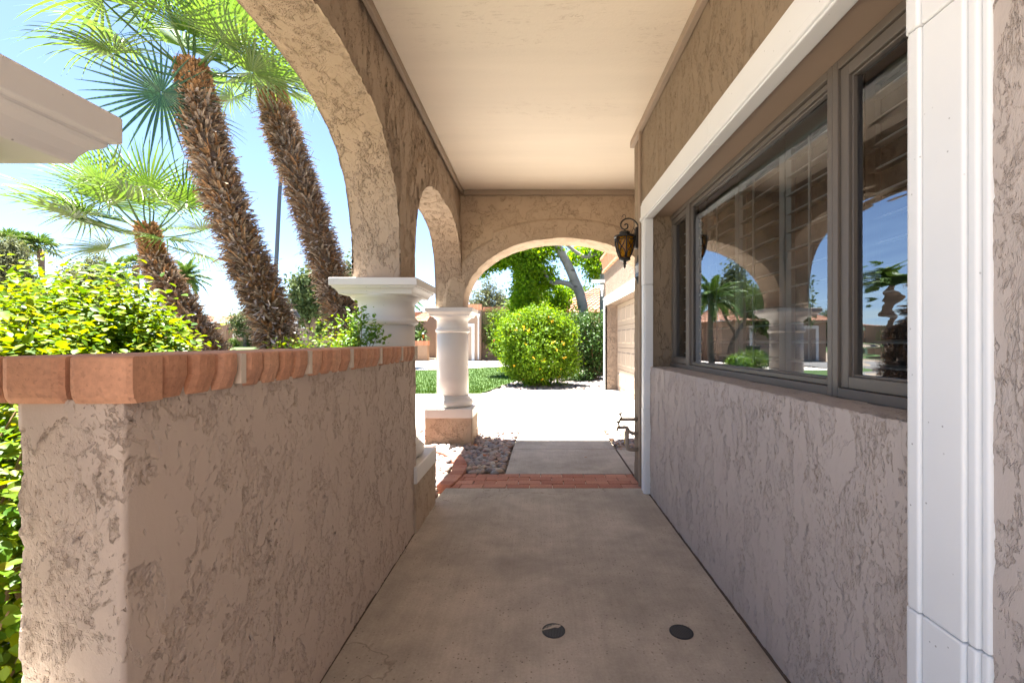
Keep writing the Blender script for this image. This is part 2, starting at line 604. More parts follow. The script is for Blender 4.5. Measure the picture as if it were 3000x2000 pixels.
# walkway with its joints
mb = MB()
mb.prism([(-.295, 4.33), (.905, 4.33), (.918, 5.32), (-.275, 5.32)], -.1, 0.0)
mb.prism([(-.275, 5.327), (.918, 5.327), (.945, 6.46), (-.225, 6.46)], -.1, 0.001)
struct(mb.build('walkway', M['walk_concrete'], bevel=.004))
mb = MB()
mb.prism([(.925, 4.30), (1.80, 4.30), (1.80, 5.33), (.94, 5.33)], -.1, -.003)
struct(mb.build('side_slab', M['walk_concrete'], bevel=.004))
mb = MB()
mb.prism([(-12, 6.47), (1.80, 6.47), (1.80, 7.2), (2.12, 7.2), (2.12, 11.93), (1.80, 11.93), (1.8, 12.02), (-.95, 11.80), (-1.35, 11.05), (-12, 10.85)], -.1, -.004)
struct(mb.build('driveway', M['drive_concrete']))
mb = MB()
mb.prism([(-12.0, -60), (-12, 19.0), (-14, 30), (-16, 34), (-26, 34), (-20, 20), (-20, -60)], -.12, -.02)
struct(mb.build('road', M['asphalt']))
lawn_pts = [(-12, 10.86), (-1.36, 11.06), (-1.22, 11.8), (-1.05, 12.7), (-.7, 14.5), (.2, 17.5), (.9, 20.5), (1.0, 23.2), (-1.8, 22.7), (-5.2, 19.9), (-12, 19.5)]
sheet('lawn', lawn_pts, .012, M['lawn'], .1)
sheet('sidewalk', [(-12, 19.55), (-5.2, 19.95), (-1.8, 22.75), (1.0, 23.25), (4, 24.0), (4, 26.2), (-1.5, 24.6), (-12, 22.8)], 0.0, M['drive_concrete'], .1)
sheet('neighbour_drive', [(-10.0, 25.5), (-4.2, 26.6), (-3.75, 29.9), (-10, 29.9)], -.002, M['drive_concrete'], .1)
# verge of grass across the street
mb = MB()
mb.grid(lambda u, v: (lambda x, y: (x, y, G(x, y) - .02))(-38 + 22 * u, 36 + 12 * v), 16, 10)
struct(mb.build('verge', M['lawn'], smooth=True))

# dirty joints between the slab and the walls
mb = MB()
mb.prism([(.919, .5), (.9345, .5), (.9345, 3.76), (.922, 3.76)], -.02, .0015)
mb.prism([(-.801, .9), (-.790, .9), (-.793, 3.0), (-.801, 3.0)], -.02, .0015)
mb.prism([(.906, 4.33), (.924, 4.33), (.936, 5.32), (.919, 5.32)], -.02, -.0045)
struct(mb.build('floor_joint', simple('joint_dirt', (.07, .05, .04), .95, var=.3)))
# brick band across the walk
mb = MB()
rows = 4
for r in range(rows):
    y0 = 3.915 + r * .1015
    x = -.76 + (.0 if r % 2 else .1) - .2
    while x < .905:
        x1 = x + .2
        a, b_ = max(x + .003, -.765 + .02 * r), min(x1 - .003, .905)
        if b_ - a > .03:
            dz = R.uniform(-.003, .003)
            mb.box(a, b_, y0 + .003, y0 + .0985, -.06, .002 + dz)
        x = x1
struct(mb.build('brick_paving', M['paver'], bevel=.004))
mb = MB()
mb.box(-.78, .905, 3.91, 4.325, -.08, -.012)
struct(mb.build('paving_bed', M['mortar']))
# curved brick edging
pts = [(-.80, 3.93), (-.775, 4.06), (-.745, 4.32), (-.76, 4.58), (-.85, 4.88), (-.985, 5.10), (-1.19, 5.27), (-1.5, 5.40), (-1.9, 5.46), (-2.4, 5.5)]


def resample(pts, step):
    out = [Vector(pts[0])]
    acc = 0
    for a, b in zip(pts, pts[1:]):
        a, b = Vector(a), Vector(b)
        L = (b - a).length
        n = max(1, int(L / .004))
        for i in range(n):
            p = a.lerp(b, (i + 1) / n)
            acc += L / n
            if acc >= step:
                out.append(p)
                acc = 0
    return out


mb = MB()
ep = resample(pts, .105)
for p, q in zip(ep, ep[1:]):
    t = (q - p).normalized()
    nrm = Vector((-t.y, t.x))
    p2, q2 = p + t * .004, q - t * .003
    w0, w1 = .065, .065
    cs = [p2 + nrm * w0, p2 - nrm * w1, q2 - nrm * w1, q2 + nrm * w0]
    mb.prism([(c.x, c.y) for c in cs], -.06, .022 + R.uniform(-.003, .003))
o = mb.build('brick_edging', M['paver'], bevel=.006)
tag(o, 'curved row of red bricks edging the river rock bed by the first column', 'edging')


# ------------------------------------------------------------------ river stones
def ico():
    t = (1 + 5 ** .5) / 2
    v = [(-1, t, 0), (1, t, 0), (-1, -t, 0), (1, -t, 0), (0, -1, t), (0, 1, t), (0, -1, -t), (0, 1, -t), (t, 0, -1), (t, 0, 1), (-t, 0, -1), (-t, 0, 1)]
    f = [(0, 11, 5), (0, 5, 1), (0, 1, 7), (0, 7, 10), (0, 10, 11), (1, 5, 9), (5, 11, 4), (11, 10, 2), (10, 7, 6), (7, 1, 8), (3, 9, 4), (3, 4, 2), (3, 2, 6), (3, 6, 8), (3, 8, 9), (4, 9, 5), (2, 4, 11), (6, 2, 10), (8, 6, 7), (9, 8, 1)]
    v = [np.array(p, float) / np.linalg.norm(p) for p in v]
    for _ in range(2):
        cache, nf = {}, []
        def mid(a, b):
            k = (min(a, b), max(a, b))
            if k not in cache:
                p = v[a] + v[b]
                v.append(p / np.linalg.norm(p))
                cache[k] = len(v) - 1
            return cache[k]
        for a, b, c in f:
            x, y, z = mid(a, b), mid(b, c), mid(c, a)
            nf += [(a, x, z), (b, y, x), (c, z, y), (x, y, z)]
        f = nf
    return np.array(v), np.array(f)


ICO2 = ico()


def inside(pts, x, y):
    c = False
    n = len(pts)
    j = n - 1
    for i in range(n):
        xi, yi = pts[i]
        xj, yj = pts[j]
        if (yi > y) != (yj > y) and x < (xj - xi) * (y - yi) / (yj - yi + 1e-12) + xi:
            c = not c
        j = i
    return c


def stones(name, poly, spacing, size, z, avoid=None, layers=2, mtl='stone'):
    xs = [p[0] for p in poly]
    ys = [p[1] for p in poly]
    V, F = [], []
    bv, bf = ICO2
    off = 0
    for L in range(layers):
        x = min(xs)
        while x < max(xs):
            y = min(ys)
            while y < max(ys):
                px, py = x + R.uniform(-.4, .4) * spacing, y + R.uniform(-.4, .4) * spacing
                if inside(poly, px, py) and not (avoid and avoid(px, py)):
                    s = size * R.uniform(.6, 1.25) * (1.25 if R.random() < .12 else 1)
                    sc3 = np.array([s * R.uniform(.9, 1.5), s * R.uniform(.7, 1.05), s * R.uniform(.5, .75)])
                    a = R.uniform(0, PI)
                    tl = R.uniform(-.35, .35)
                    ph = NR.uniform(0, 6.28, 3)
                    w = bv * (1 + .09 * np.sin(bv @ np.array([[2.1, 1, 0.4], [0.3, 2.3, 1], [1, .5, 2]]) + ph).sum(1, keepdims=True) / 1.5)
                    w = w * sc3
                    ca, sa = math.cos(a), math.sin(a)
                    ct, st = math.cos(tl), math.sin(tl)
                    w = w @ np.array([[ct, 0, st], [0, 1, 0], [-st, 0, ct]]).T @ np.array([[ca, -sa, 0], [sa, ca, 0], [0, 0, 1]]).T
                    V.append(w + np.array([px, py, z + L * size * .55 + R.uniform(-.3, .3) * size * .5]))
                    F.append(bf + off)
                    off += len(bv)
                y += spacing
            x += spacing
    o = np_mesh(name, np.concatenate(V), np.concatenate(F), M[mtl], smooth=True)
    return tag(o, kind='stuff')


def edging_side(px, py):
    for p in ep:
        if (p.x - px) ** 2 + (p.y - py) ** 2 < .095 ** 2:
            return True
    if -1.36 < px < -.78 and (2.95 < py < 3.6 or 5.54 < py < 6.16):
        return True
    return False


poly = [(-2.2, 3.6), (-.86, 3.6), (-.83, 3.9), (-.80, 3.95), (-.70, 4.36), (-.335, 4.36), (-.26, 6.43), (-2.2, 6.43)]
tag(stones('river_rocks', poly, .064, .034, -.02, edging_side), 'multicoloured river rocks beside the walkway and round the white columns', 'river rocks')
tag(stones('river_rocks', [(.97, 5.37), (1.74, 5.37), (1.74, 6.43), (.985, 6.43)], .064, .034, -.02), 'river rocks in the small bed under the water taps', 'river rocks')
bed = [(-1.3, 11.15), (-.95, 11.9), (1.75, 12.1), (2.4, 12.2), (2.6, 18), (.9, 18), (.1, 16.9), (-.65, 14.5), (-1.0, 12.7)]
tag(stones('river_rocks', bed, .13, .068, -.03, layers=1, mtl='stone_dimmed'), 'river rocks in the bed under the round flowering bush', 'river rocks')
tag(stones('river_rocks', [(-10, 23.3), (-1.5, 25.0), (3, 26.4), (3, 30.5), (-3.6, 29.4), (-4.1, 26.4), (-10, 25.3)], .28, .12, -.03, layers=1), 'band of river rocks in front of the neighbouring house', 'river rocks')

# ------------------------------------------------------------------ our house
house = thing('house', 'taupe stucco house with arched porch, white columns, big picture window and garage', 'house', (2.0, 2.0, 0))
XI, XO, ZT, ZS = -.945, -1.23, 3.13, 1.671


def sup(u, n):
    return max(0.0, 1 - abs(u) ** n) ** (1 / n)


def arch_wall(name, arches, s0, s1, t0, t1, axis, mtl, parent, cell=.011, band=.25, proud=.02, inner=0):
    """wall along an axis (s); t0/t1 its two faces; arches = (centre, half span, height, exponent); piers stand on ZS"""
    B, T = [], []
    segs = []
    s = s0
    for (c, a, h, n) in arches:
        segs.append(('p', s, c - a))
        segs.append(('a', c, a, h, n))
        s = c + a
    segs.append(('p', s, s1))
    for sg in segs:
        if sg[0] == 'p':
            k = max(2, int((sg[2] - sg[1]) / cell))
            for i in range(k + 1):
                y = sg[1] + (sg[2] - sg[1]) * i / k
                B.append((y, ZS))
                T.append(y)
        else:
            _, c, a, h, n = sg
            fine = []
            for i in range(4001):
                u = -math.cos(PI * i / 4000)
                fine.append((c + a * u, ZS + h * sup(u, n)))
            d = [0]
            for p, q in zip(fine, fine[1:]):
                d.append(d[-1] + math.hypot(q[0] - p[0], q[1] - p[1]))
            k = int(d[-1] / cell)
            j = 0
            for i in range(1, k):
                tt = d[-1] * i / k
                while d[j] < tt:
                    j += 1
                B.append(fine[j])
                T.append(c - a + 2 * a * (i / k))
    nS = len(B)
    nV = int((ZT - ZS) / (cell * 1.3))

    def off(y, z):
        d = 9
        for (c, a, h, n) in arches:
            g = (abs((y - c) / a) ** n + abs(max(0, z - ZS) / h) ** n) ** (1 / n)
            if z < ZS:
                g = 9
            d = min(d, (g - 1) * (a if abs(y - c) / a > .7 else h))
        return proud * max(0, min(1, (band - d) / .03))

    P = (lambda y, x, z: (x, y, z)) if axis == 'y' else (lambda y, x, z: (y, x, z))
    mb = MB()
    for tt, sgn in ((t0, 1), (t1, -1)):
        base = len(mb.v)
        for i in range(nS):
            for j in range(nV + 1):
                f = j / nV
                y = B[i][0] + (T[i] - B[i][0]) * f
                z = B[i][1] + (ZT - B[i][1]) * f
                x = tt + (1 if tt > (t0 + t1) / 2 else -1) * off(y, z)
                mb.v.append(P(y, x, z))
        for i in range(nS - 1):
            for j in range(nV):
                a = base + i * (nV + 1) + j
                q = (a, a + nV + 1, a + nV + 2, a + 1)
                flip = (sgn > 0) != (axis == 'y') if t0 < t1 else (sgn > 0) == (axis == 'y')
                mb.f.append(q if flip else q[::-1])
    # soffit
    kk = max(2, int(abs(t1 - t0) / cell))
    base = len(mb.v)
    for i in range(nS):
        y, z = B[i]
        pr = off(y, z)
        a, b = (t0 - pr, t1 + pr) if t0 < t1 else (t0 + pr, t1 - pr)
        for j in range(kk + 1):
            mb.v.append(P(y, a + (b - a) * j / kk, z))
    for i in range(nS - 1):
        for j in range(kk):
            a = base + i * (kk + 1) + j
            q = (a, a + 1, a + kk + 2, a + kk + 1)
            mb.f.append(q if (axis == 'y') == (t0 < t1) else q[::-1])
    for e in (0, nS - 1):       # end faces
        pass
    return mb.build(name, mtl, parent, smooth=True, weld=True)


arch_wall('arcade_wall', [(1.93, 1.17, 1.0, 2.8), (4.56, 1.10, .99, 2.9)], .41, 5.66, XO, XI, 'y', M['stucco_arcade'], house)
arch_wall('end_wall', [(.33, 1.236, .86, 2.1)], -1.23, 1.80, 5.655, 6.05, 'x', M['stucco_far'], house)
# plain closing faces of the arcade corner (outer side) and the back of the porch
mb = MB()
mb.finebox(-1.235, -.93, 5.665, 6.04, ZS, 3.13, .012, 'xY')
mb.build('corner_pier', M['stucco_far'], house, smooth=True, weld=True)
mb = MB()
mb.box(XI - .02, .93, -1.0, 5.66, 3.118, 3.16)
mb.box(.93, 1.82, 4.2, 5.66, 3.118, 3.16)
mb.box(XO - .02, XI - .02, -1.0, .41, 3.118, 3.16)
mb.build('ceiling', M['ceiling'], house)
mb = MB()
mb.box(XI + .022, XI + .05, .41, 5.62, 3.055, 3.116)
mb.box(.875, .913, -1.0, 4.26, 3.055, 3.116)
mb.box(XI + .05, .2, 5.605, 5.637, 3.055, 3.1155)
mb.box(.204, 1.80, 5.605, 5.637, 3.055, 3.116)
mb.build('moulding', M['moulding'], house, bevel=.004)
mb = MB()
mb.box(-1.48, 12, -1.05, 6.22, 3.165, 3.42)
mb.build('roof', M['stucco_far_house'], house)

# columns
COLY = (.585, 3.265, 5.84)
CX = -1.07
for ci, cy in enumerate(COLY):
    c = bpy.data.objects.new('column', None)
    COL.objects.link(c)
    c.parent = house
    c.matrix_parent_inverse = Matrix.Translation(-Vector(house.location))
    mb = MB()
    mb.finebox(CX - .285, CX + .285, cy - .285, cy + .285, -.08, .325, .012, 'xXyY')
    mb.build('pedestal', M['stucco_far'], c, smooth=True, weld=True)
    mb = MB()
    mb.box(CX - .292, CX + .292, cy - .292, cy + .292, .322, .435)
    mb.build('plinth', M['column_white'], c, bevel=.008)
    mb = MB()
    mb.lathe([(.20, .435), (.235, .437), (.255, .455), (.262, .48), (.257, .505), (.240, .525), (.222, .532), (.222, .545), (.208, .552), (.203, .58)], (CX, cy), 56)
    mb.build('base', M['column_white'], c, smooth=True)
    mb = MB()
    pr = [(.200, .575), (.199, .8), (.196, 1.1), (.193, 1.372)]
    mb.lathe(pr, (CX, cy), 56)
    mb.build('shaft', M['column_white'], c, smooth=True)
    mb = MB()
    mb.lathe([(.194, 1.366), (.205, 1.37), (.217, 1.378), (.222, 1.392), (.217, 1.405), (.207, 1.412), (.2, 1.42), (.196, 1.44), (.194, 1.47),
              (.194, 1.518), (.203, 1.522), (.205, 1.53), (.212, 1.535), (.228, 1.545), (.238, 1.556), (.243, 1.566), (.243, 1.572)], (CX, cy), 56)
    mb.build('neck', M['column_white'], c, smooth=True)
    mb = MB()
    mb.loft_rect([(.243, .236, 1.567), (.248, .241, 1.582), (.258, .250, 1.597), (.272, .264, 1.607), (.276, .268, 1.612), (.276, .268, 1.619), (.290, .282, 1.621), (.290, .282, 1.671)], (CX, cy - .005))
    mb.build('capital', M['column_white'], c, bevel=.004)

# window wall
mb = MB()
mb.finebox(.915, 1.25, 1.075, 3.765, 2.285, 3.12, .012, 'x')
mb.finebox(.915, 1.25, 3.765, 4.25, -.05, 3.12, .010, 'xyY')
mb.build('window_wall', M['stucco_right_shaded'], house, smooth=True, weld=True)
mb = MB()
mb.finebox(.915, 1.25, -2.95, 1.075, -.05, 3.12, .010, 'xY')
mb.build('window_wall', M['stucco_apron_lit'], house, smooth=True, weld=True)
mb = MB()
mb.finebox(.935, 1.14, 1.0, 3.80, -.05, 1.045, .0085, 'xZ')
mb.build('window_apron', M['stucco_apron_lit'], house, smooth=True, weld=True)
mb = MB()
mb.box(.93, 1.15, 1.02, 3.80, 2.283, 2.32)
mb.build('head_reveal', M['soffit'], house)
mb = MB()
mb.box(1.245, 1.80, 4.0, 4.25, -.05, 3.12)
mb.build('corner_return', M['stucco_far_house'], house)

# white trim round the window niche: segments with a slightly stepped moulding
mb = MB()
TN0, TN1, TF0, TF1, TZ0, TZ1 = .912, 1.10, 3.745, 3.905, 2.262, 2.45


def trim_run(mb, horiz, a0, a1, b0, b1, inner_low, dx):
    """a = along, b = across; inner_low: which side of b is the opening"""
    if not inner_low:
        cuts = [(b0, b0 + .018, .904), (b0 + .018, b0 + .040, .896), (b0 + .040, b1 - .045, .889), (b1 - .045, b1 - .012, .882), (b1 - .012, b1, .890)]
    else:
        cuts = [(b0, b0 + .012, .890), (b0 + .012, b0 + .045, .882), (b0 + .045, b1 - .040, .889), (b1 - .040, b1 - .018, .896), (b1 - .018, b1, .904)]
    for p, q, x in cuts:
        if horiz:
            mb.box(x + dx, .96, a0, a1, p, q)
        else:
            mb.box(x + dx, .96, p, q, a0, a1)


for z0, z1, dx in ((0, .62, 0), (.6215, 1.98, .0015), (1.9815, TZ0, -.002)):
    trim_run(mb, False, z0, z1, TN0, TN1, False, dx)
for z0, z1, dx in ((0, .70, 0), (.7015, 1.72, .0015), (1.7215, TZ0, -.001)):
    trim_run(mb, False, z0, z1, TF0, TF1, True, dx)
trim_run(mb, True, TN0, 2.35, TZ0 + .001, TZ1, True, 0)
trim_run(mb, True, 2.3515, TF1, TZ0 + .001, TZ1, True, .001)
mb.build('window_trim', M['white'], house, bevel=.006, segs=3)

# window: three sashes
win = bpy.data.objects.new('window', None)
COL.objects.link(win)
win.parent = house
win.matrix_parent_inverse = Matrix.Translation(-Vector(house.location))
WX = 1.105
YA, YB, YC, YD = 1.225, 1.705, 3.335, 3.80
ZB, ZTp = 1.047, 2.283
mb = MB()
for (y0, y1, sash) in ((YA, YB, True), (YB, YC, False), (YC, YD, True)):
    w = .030
    mb.box(WX, WX + .07, y0 + .001, y0 + w, ZB, ZTp - .001)
    mb.box(WX, WX + .07, y1 - w, y1 - .001, ZB, ZTp - .001)
    mb.box(WX + .0005, WX + .07, y0 + w, y1 - w, ZB, ZB + .035)
    mb.box(WX + .0005, WX + .07, y0 + w, y1 - w, ZTp - .035, ZTp - .0015)
    a0, a1, b0, b1 = y0 + w + .002, y1 - w - .002, ZB + .037, ZTp - .037
    s = .042 if sash else .022
    xs = WX + .010 if sash else WX + .016
    mb.box(xs, WX + .066, a0, a0 + s, b0, b1)
    mb.box(xs, WX + .066, a1 - s, a1, b0, b1)
    mb.box(xs + .0005, WX + .066, a0 + s, a1 - s, b0, b0 + s)
    mb.box(xs + .0005, WX + .066, a0 + s, a1 - s, b1 - s, b1)
    # glazing bead
    g = .008
    mb.box(xs + .012, WX + .05, a0 + s, a0 + s + g, b0 + s, b1 - s)
    mb.box(xs + .012, WX + .05, a1 - s - g, a1 - s, b0 + s, b1 - s)
    mb.box(xs + .0125, WX + .05, a0 + s + g, a1 - s - g, b0 + s, b0 + s + g)
    mb.box(xs + .0125, WX + .05, a0 + s + g, a1 - s - g, b1 - s - g, b1 - s)
mb.build('frame', M['frame'], win, bevel=.003)
GX = WX + .040


def pane(y0, y1, z0, z1, bow, mtl):
    mb = MB()
    mb.grid(lambda u, v: (GX - .018 * (y1 + (y0 - y1) * u - (y0 + y1) / 2) + bow * (1 - (2 * u - 1) ** 2) * (1 - (2 * v - 1) ** 4), y1 + (y0 - y1) * u, z0 + (z1 - z0) * v), 48 if bow else 1, 48 if bow else 1)
    return mb.build('glass_pane', mtl, win, smooth=True)


pane(YA + .07, YB - .07, ZB + .075, ZTp - .075, .0014, M['glass_wavy'])
pane(YB + .05, YC - .05, ZB + .055, ZTp - .055, 0, M['glass'])
pane(YC + .07, YD - .07, ZB + .075, ZTp - .075, 0, M['glass'])
# plantation shutters inside
mb = MB()
sx0, sx1 = 1.24, 1.268
for (y0, y1) in ((1.22, 1.72), (1.76, 2.27), (2.28, 2.79), (2.80, 3.30), (3.34, 3.80)):
    mb.box(sx0, sx1, y0, y0 + .05, 1.02, 2.28)
    mb.box(sx0, sx1, y1 - .05, y1, 1.02, 2.28)
    mb.box(sx0, sx1, y0 + .05, y1 - .05, 1.02, 1.11)
    mb.box(sx0, sx1, y0 + .05, y1 - .05, 2.19, 2.28)
    z = 1.155
    while z < 2.18:
        mb.add([(sx0 - .028, y0 + .052, z), (sx1 + .028, y0 + .052, z + .012), (sx1 + .028, y1 - .052, z + .012), (sx0 - .028, y1 - .052, z),
                (sx0 - .028, y0 + .052, z + .007), (sx1 + .028, y0 + .052, z + .019), (sx1 + .028, y1 - .052, z + .019), (sx0 - .028, y1 - .052, z + .007)],
               [(0, 3, 2, 1), (4, 5, 6, 7), (0, 1, 5, 4), (1, 2, 6, 5), (2, 3, 7, 6), (3, 0, 4, 7)])
        z += .0885
    mb.box(sx0 - .037, sx0 - .029, (y0 + y1) / 2 - .006, (y0 + y1) / 2 + .006, 1.13, 2.17)
mb.build('shutter', M['shutter'], win)
mb = MB()
mb.box(1.26, 5.0, .3, 4.2, -.04, 2.9)
o = mb.build('interior_room', M['dark'], house)
o.data.flip_normals()

# garage wing
GF, GD = 1.80, 2.12
mb = MB()
mb.box(GF, 8, 6.05, 7.2, -.05, 3.12)
mb.box(GF, 8, 11.93, 12.10, -.05, 3.12)
mb.box(GF, 2.4, 7.2, 11.93, 2.21, 3.12)
mb.box(GF + .001, 2.2, 4.2, 6.05, -.05, 3.12)
mb.build('garage_wall', M['stucco_garage'], house)
mb = MB()
mb.box(GF - .022, GF + .05, 11.93, 12.115, -.02, 2.205)
mb.box(GF - .022, GF + .05, 7.01, 7.2, -.02, 2.205)
mb.box(GF - .022, GF + .05, 7.01, 12.115, 2.206, 2.40)
mb.box(GF - .034, GF + .05, 7.00, 12.125, 2.36, 2.402)
mb.build('garage_trim', M['white'], house, bevel=.006)
mb = MB()
for r in range(4):
    z0 = .01 + r * .55
    mb.box(GD, GD + .05, 7.2, 11.93, z0, z0 + .543)
    for k in range(8):
        y0 = 7.28 + k * .585
        mb.loft_rect([(.0, .0, 0)], (0, 0)) if False else None
        a0, a1, b0, b1 = y0, y0 + .50, z0 + .10, z0 + .44
        # raised panel
        mb.add([(GD - .001, a0, b0), (GD - .001, a1, b0), (GD - .001, a1, b1), (GD - .001, a0, b1),
                (GD - .016, a0 + .03, b0 + .03), (GD - .016, a1 - .03, b0 + .03), (GD - .016, a1 - .03, b1 - .03), (GD - .016, a0 + .03, b1 - .03)],
               [(4, 7, 6, 5), (0, 4, 5, 1), (1, 5, 6, 2), (2, 6, 7, 3), (3, 7, 4, 0)])
mb.build('garage_door', M['garage_door'], house, bevel=.003)
mb = MB()
# brick cornice flaring outwards: a sloped course of soldier bricks under a round cap course
y = 6.3
while y < 12.16:
    mb.add([(GF - .03, y + .003, 3.13), (GF - .03, y + .082, 3.13), (GF + .2, y + .082, 3.13), (GF + .2, y + .003, 3.13),
            (GF - .075, y + .003, 3.40), (GF - .075, y + .082, 3.40), (GF + .2, y + .082, 3.40), (GF + .2, y + .003, 3.40)],
           [(0, 1, 2, 3), (4, 7, 6, 5), (0, 4, 5, 1), (1, 5, 6, 2), (2, 6, 7, 3), (3, 7, 4, 0)])
    y += .085
y = 6.3
while y < 12.1:
    mb.box(GF - .105, GF + .2, y + .003, y + .20, 3.402, 3.475)
    mb.box(GF - .055, GF + .2, y + .004, y + .19, 3.07, 3.128)
    y += .203
mb.build('brick_parapet', M['brick'], house, bevel=.01)
mb = MB()
mb.box(GF - .33, GF + .02, 11.93, 12.06, 2.80, 2.805)
mb.box(GF - .33, GF + .02, 11.93, 11.94, 2.805, 2.88)
mb.box(GF - .33, GF + .02, 12.05, 12.06, 2.805, 2.88)
mb.box(GF - .335, GF - .322, 11.925, 12.065, 2.798, 2.884)
mb.build('roof_scupper', M['white'], house)
mb = MB()
mb.lathe([(.03, 2.45), (.035, 2.52), (.035, 2.6), (.06, 2.66), (.065, 2.75), (.05, 2.755)], (GF - .07, 12.0), 12)
mb.build('rain_head', M['white'], house, smooth=False)

# ------------------------------------------------------------------ conduit, lantern, plaque, pipes
mb = MB()
mb.tube([(.893, 3.935, .01), (.893, 3.935, 3.09)], .0125, 10)
o = mb.build('conduit', M['moulding'], smooth=False)
tag(o, 'thin brown conduit running up the porch wall beside the far white trim', 'conduit')

LY = 4.09


def lx(px): return .792 + (px - 545) * .000430


def lz(py): return 2.245 - (py - 575) * .000430


lan = thing('wall_lantern', 'black iron wall lantern with amber glass hanging from a scroll bracket', 'wall lantern', (.90, LY, 2.1))
mb = MB()
mb.box(.885, .925, LY - .035, LY + .035, lz(950), lz(510))
mb.build('back_plate', M['iron'], lan, bevel=.006)
mb = MB()


def smooth_path(p, n=6):
    out = []
    P = [Vector(q) for q in p]
    for i in range(len(P) - 1):
        p0, p1, p2, p3 = P[max(0, i - 1)], P[i], P[i + 1], P[min(len(P) - 1, i + 2)]
        for k in range(n):
            t = k / n
            out.append(.5 * ((2 * p1) + (p2 - p0) * t + (2 * p0 - 5 * p1 + 4 * p2 - p3) * t * t + (3 * p1 - p0 - 3 * p2 + p3) * t ** 3))
    out.append(P[-1])
    return out


hook = [(860, 870), (815, 897), (780, 850), (800, 780), (833, 690), (850, 570), (815, 450), (745, 365), (645, 322), (550, 335), (480, 390), (460, 460), (485, 522), (545, 548), (600, 515), (608, 460), (575, 435), (538, 462)]
mb.tube(smooth_path([(lx(a), LY, lz(b)) for a, b in hook]), .0068, 8)
mb.tube(smooth_path([(lx(a), LY, lz(b)) for a, b in [(735, 375), (740, 470), (730, 530), (780, 580), (820, 575)]]), .0028, 6)
mb.tube(smooth_path([(lx(a), LY, lz(b)) for a, b in [(730, 530), (690, 590), (675, 660), (720, 690), (765, 670), (755, 635), (725, 640)]]), .0026, 6)
mb.tube(smooth_path([(lx(a), LY, lz(b)) for a, b in [(545, 330), (565, 270), (530, 240), (495, 270), (515, 297)]]), .0026, 6)
mb.tube([(lx(545), LY, lz(545)), (lx(545), LY, lz(585))], .006, 8)
mb.build('bracket', M['iron'], lan, smooth=True)
cx = lx(545)
mb = MB()
mb.lathe([(r * .00043, lz(y)) for r, y in ((225, 725), (228, 700), (215, 682), (150, 675), (100, 668), (96, 645), (112, 630), (112, 605), (90, 588), (40, 576))][::1], (cx, LY), 32)
mb.build('cap', M['iron'], lan, smooth=True)
prof = [(205, 720), (206, 780), (198, 860), (184, 940), (162, 1020), (135, 1090), (110, 1140)]
mb = MB()
mb.lathe([(r * .00043 * .90, lz(y)) for r, y in prof][::-1], (cx, LY), 32)
mb.build('amber_glass', M['amber'], lan, smooth=True)


def rad_at(y):
    for (r0, y0), (r1, y1) in zip(prof, prof[1:]):
        if y0 <= y <= y1:
            return (r0 + (r1 - r0) * (y - y0) / (y1 - y0)) * .00043
    return prof[-1][0] * .00043


mb = MB()
def onsurf(ang, y):
    r = rad_at(y)
    return (cx + r * math.cos(ang), LY + r * math.sin(ang), lz(y))


for k in range(6):
    a = 2 * PI * k / 6 + PI / 6
    mb.tube([onsurf(a, y) for y in range(722, 1141, 38)], .0058, 6)
    b0, b1 = a + .12, a + 2 * PI / 6 - .12
    ac = (b0 + b1) / 2
    A = [(b0 + .08, 745), (b0 + .04, 800), (b0 + .16, 860), (ac, 930), (b1 - .12, 990), (b1, 1060), (b1 - .05, 1125)]
    mb.tube([onsurf(p, q) for p, q in A], .0040, 6)
    mb.tube([onsurf(2 * ac - p, q) for p, q in A], .0040, 6)
    mb.tube([onsurf(ac + .24 * math.cos(t * PI / 8), 752 + 34 * math.sin(t * PI / 8)) for t in range(9)], .0042, 6)
mb.lathe([(r * .00043, lz(y)) for r, y in ((60, 1215), (108, 1190), (118, 1180), (118, 1150), (108, 1135), (90, 1125))], (cx, LY), 32)
mb.build('cage', M['iron'], lan, smooth=True)
mb = MB()
mb.lathe([(r * .00043, lz(y)) for r, y in ((4, 1362), (26, 1325), (22, 1280), (46, 1262), (24, 1245), (34, 1215), (60, 1195))], (cx, LY), 20)
mb.build('finial', M['iron'], lan, smooth=True)

plq = thing('house_number_plaque', 'dark blue house number plaque reading 781 below the wall lantern', 'number plaque', (.915, 4.05, 1.9))
mb = MB()
mb.box(.897, .920, 3.975, 4.135, 1.832, 1.952)
mb.build('plate', M['plaque_blue'], plq, bevel=.004)
for (za, zb, s) in ((1.955, 2.015, 1), (1.829, 1.765, -1)):
    mb = MB()
    mb.tube(smooth_path([(.905, 3.985, za), (.905, 4.01, za + s * .012), (.905, 4.035, za + s * .045), (.905, 4.055, zb), (.905, 4.075, za + s * .045), (.905, 4.10, za + s * .012), (.905, 4.125, za)], 4), .007, 6)
    mb.tube([(.905, 4.055, za), (.905, 4.055, zb)], .009, 6)
    mb.build('scroll_ornament', M['iron'], plq, smooth=True)


def text_mesh(name, body, size, mw, mtl, parent, ext=.002):
    cu = bpy.data.curves.new(name, 'FONT')
    cu.body = body
    cu.size = size
    cu.extrude = ext
    cu.align_x = 'CENTER'
    cu.align_y = 'CENTER'
    to = bpy.data.objects.new(name + '_tmp', cu)
    COL.objects.link(to)
    dg = bpy.context.evaluated_depsgraph_get()
    me = bpy.data.meshes.new_from_object(to.evaluated_get(dg))
    bpy.data.objects.remove(to)
    me.name = name
    me.transform(mw)
    me.materials.clear()
    return link(name, me, mtl, parent)


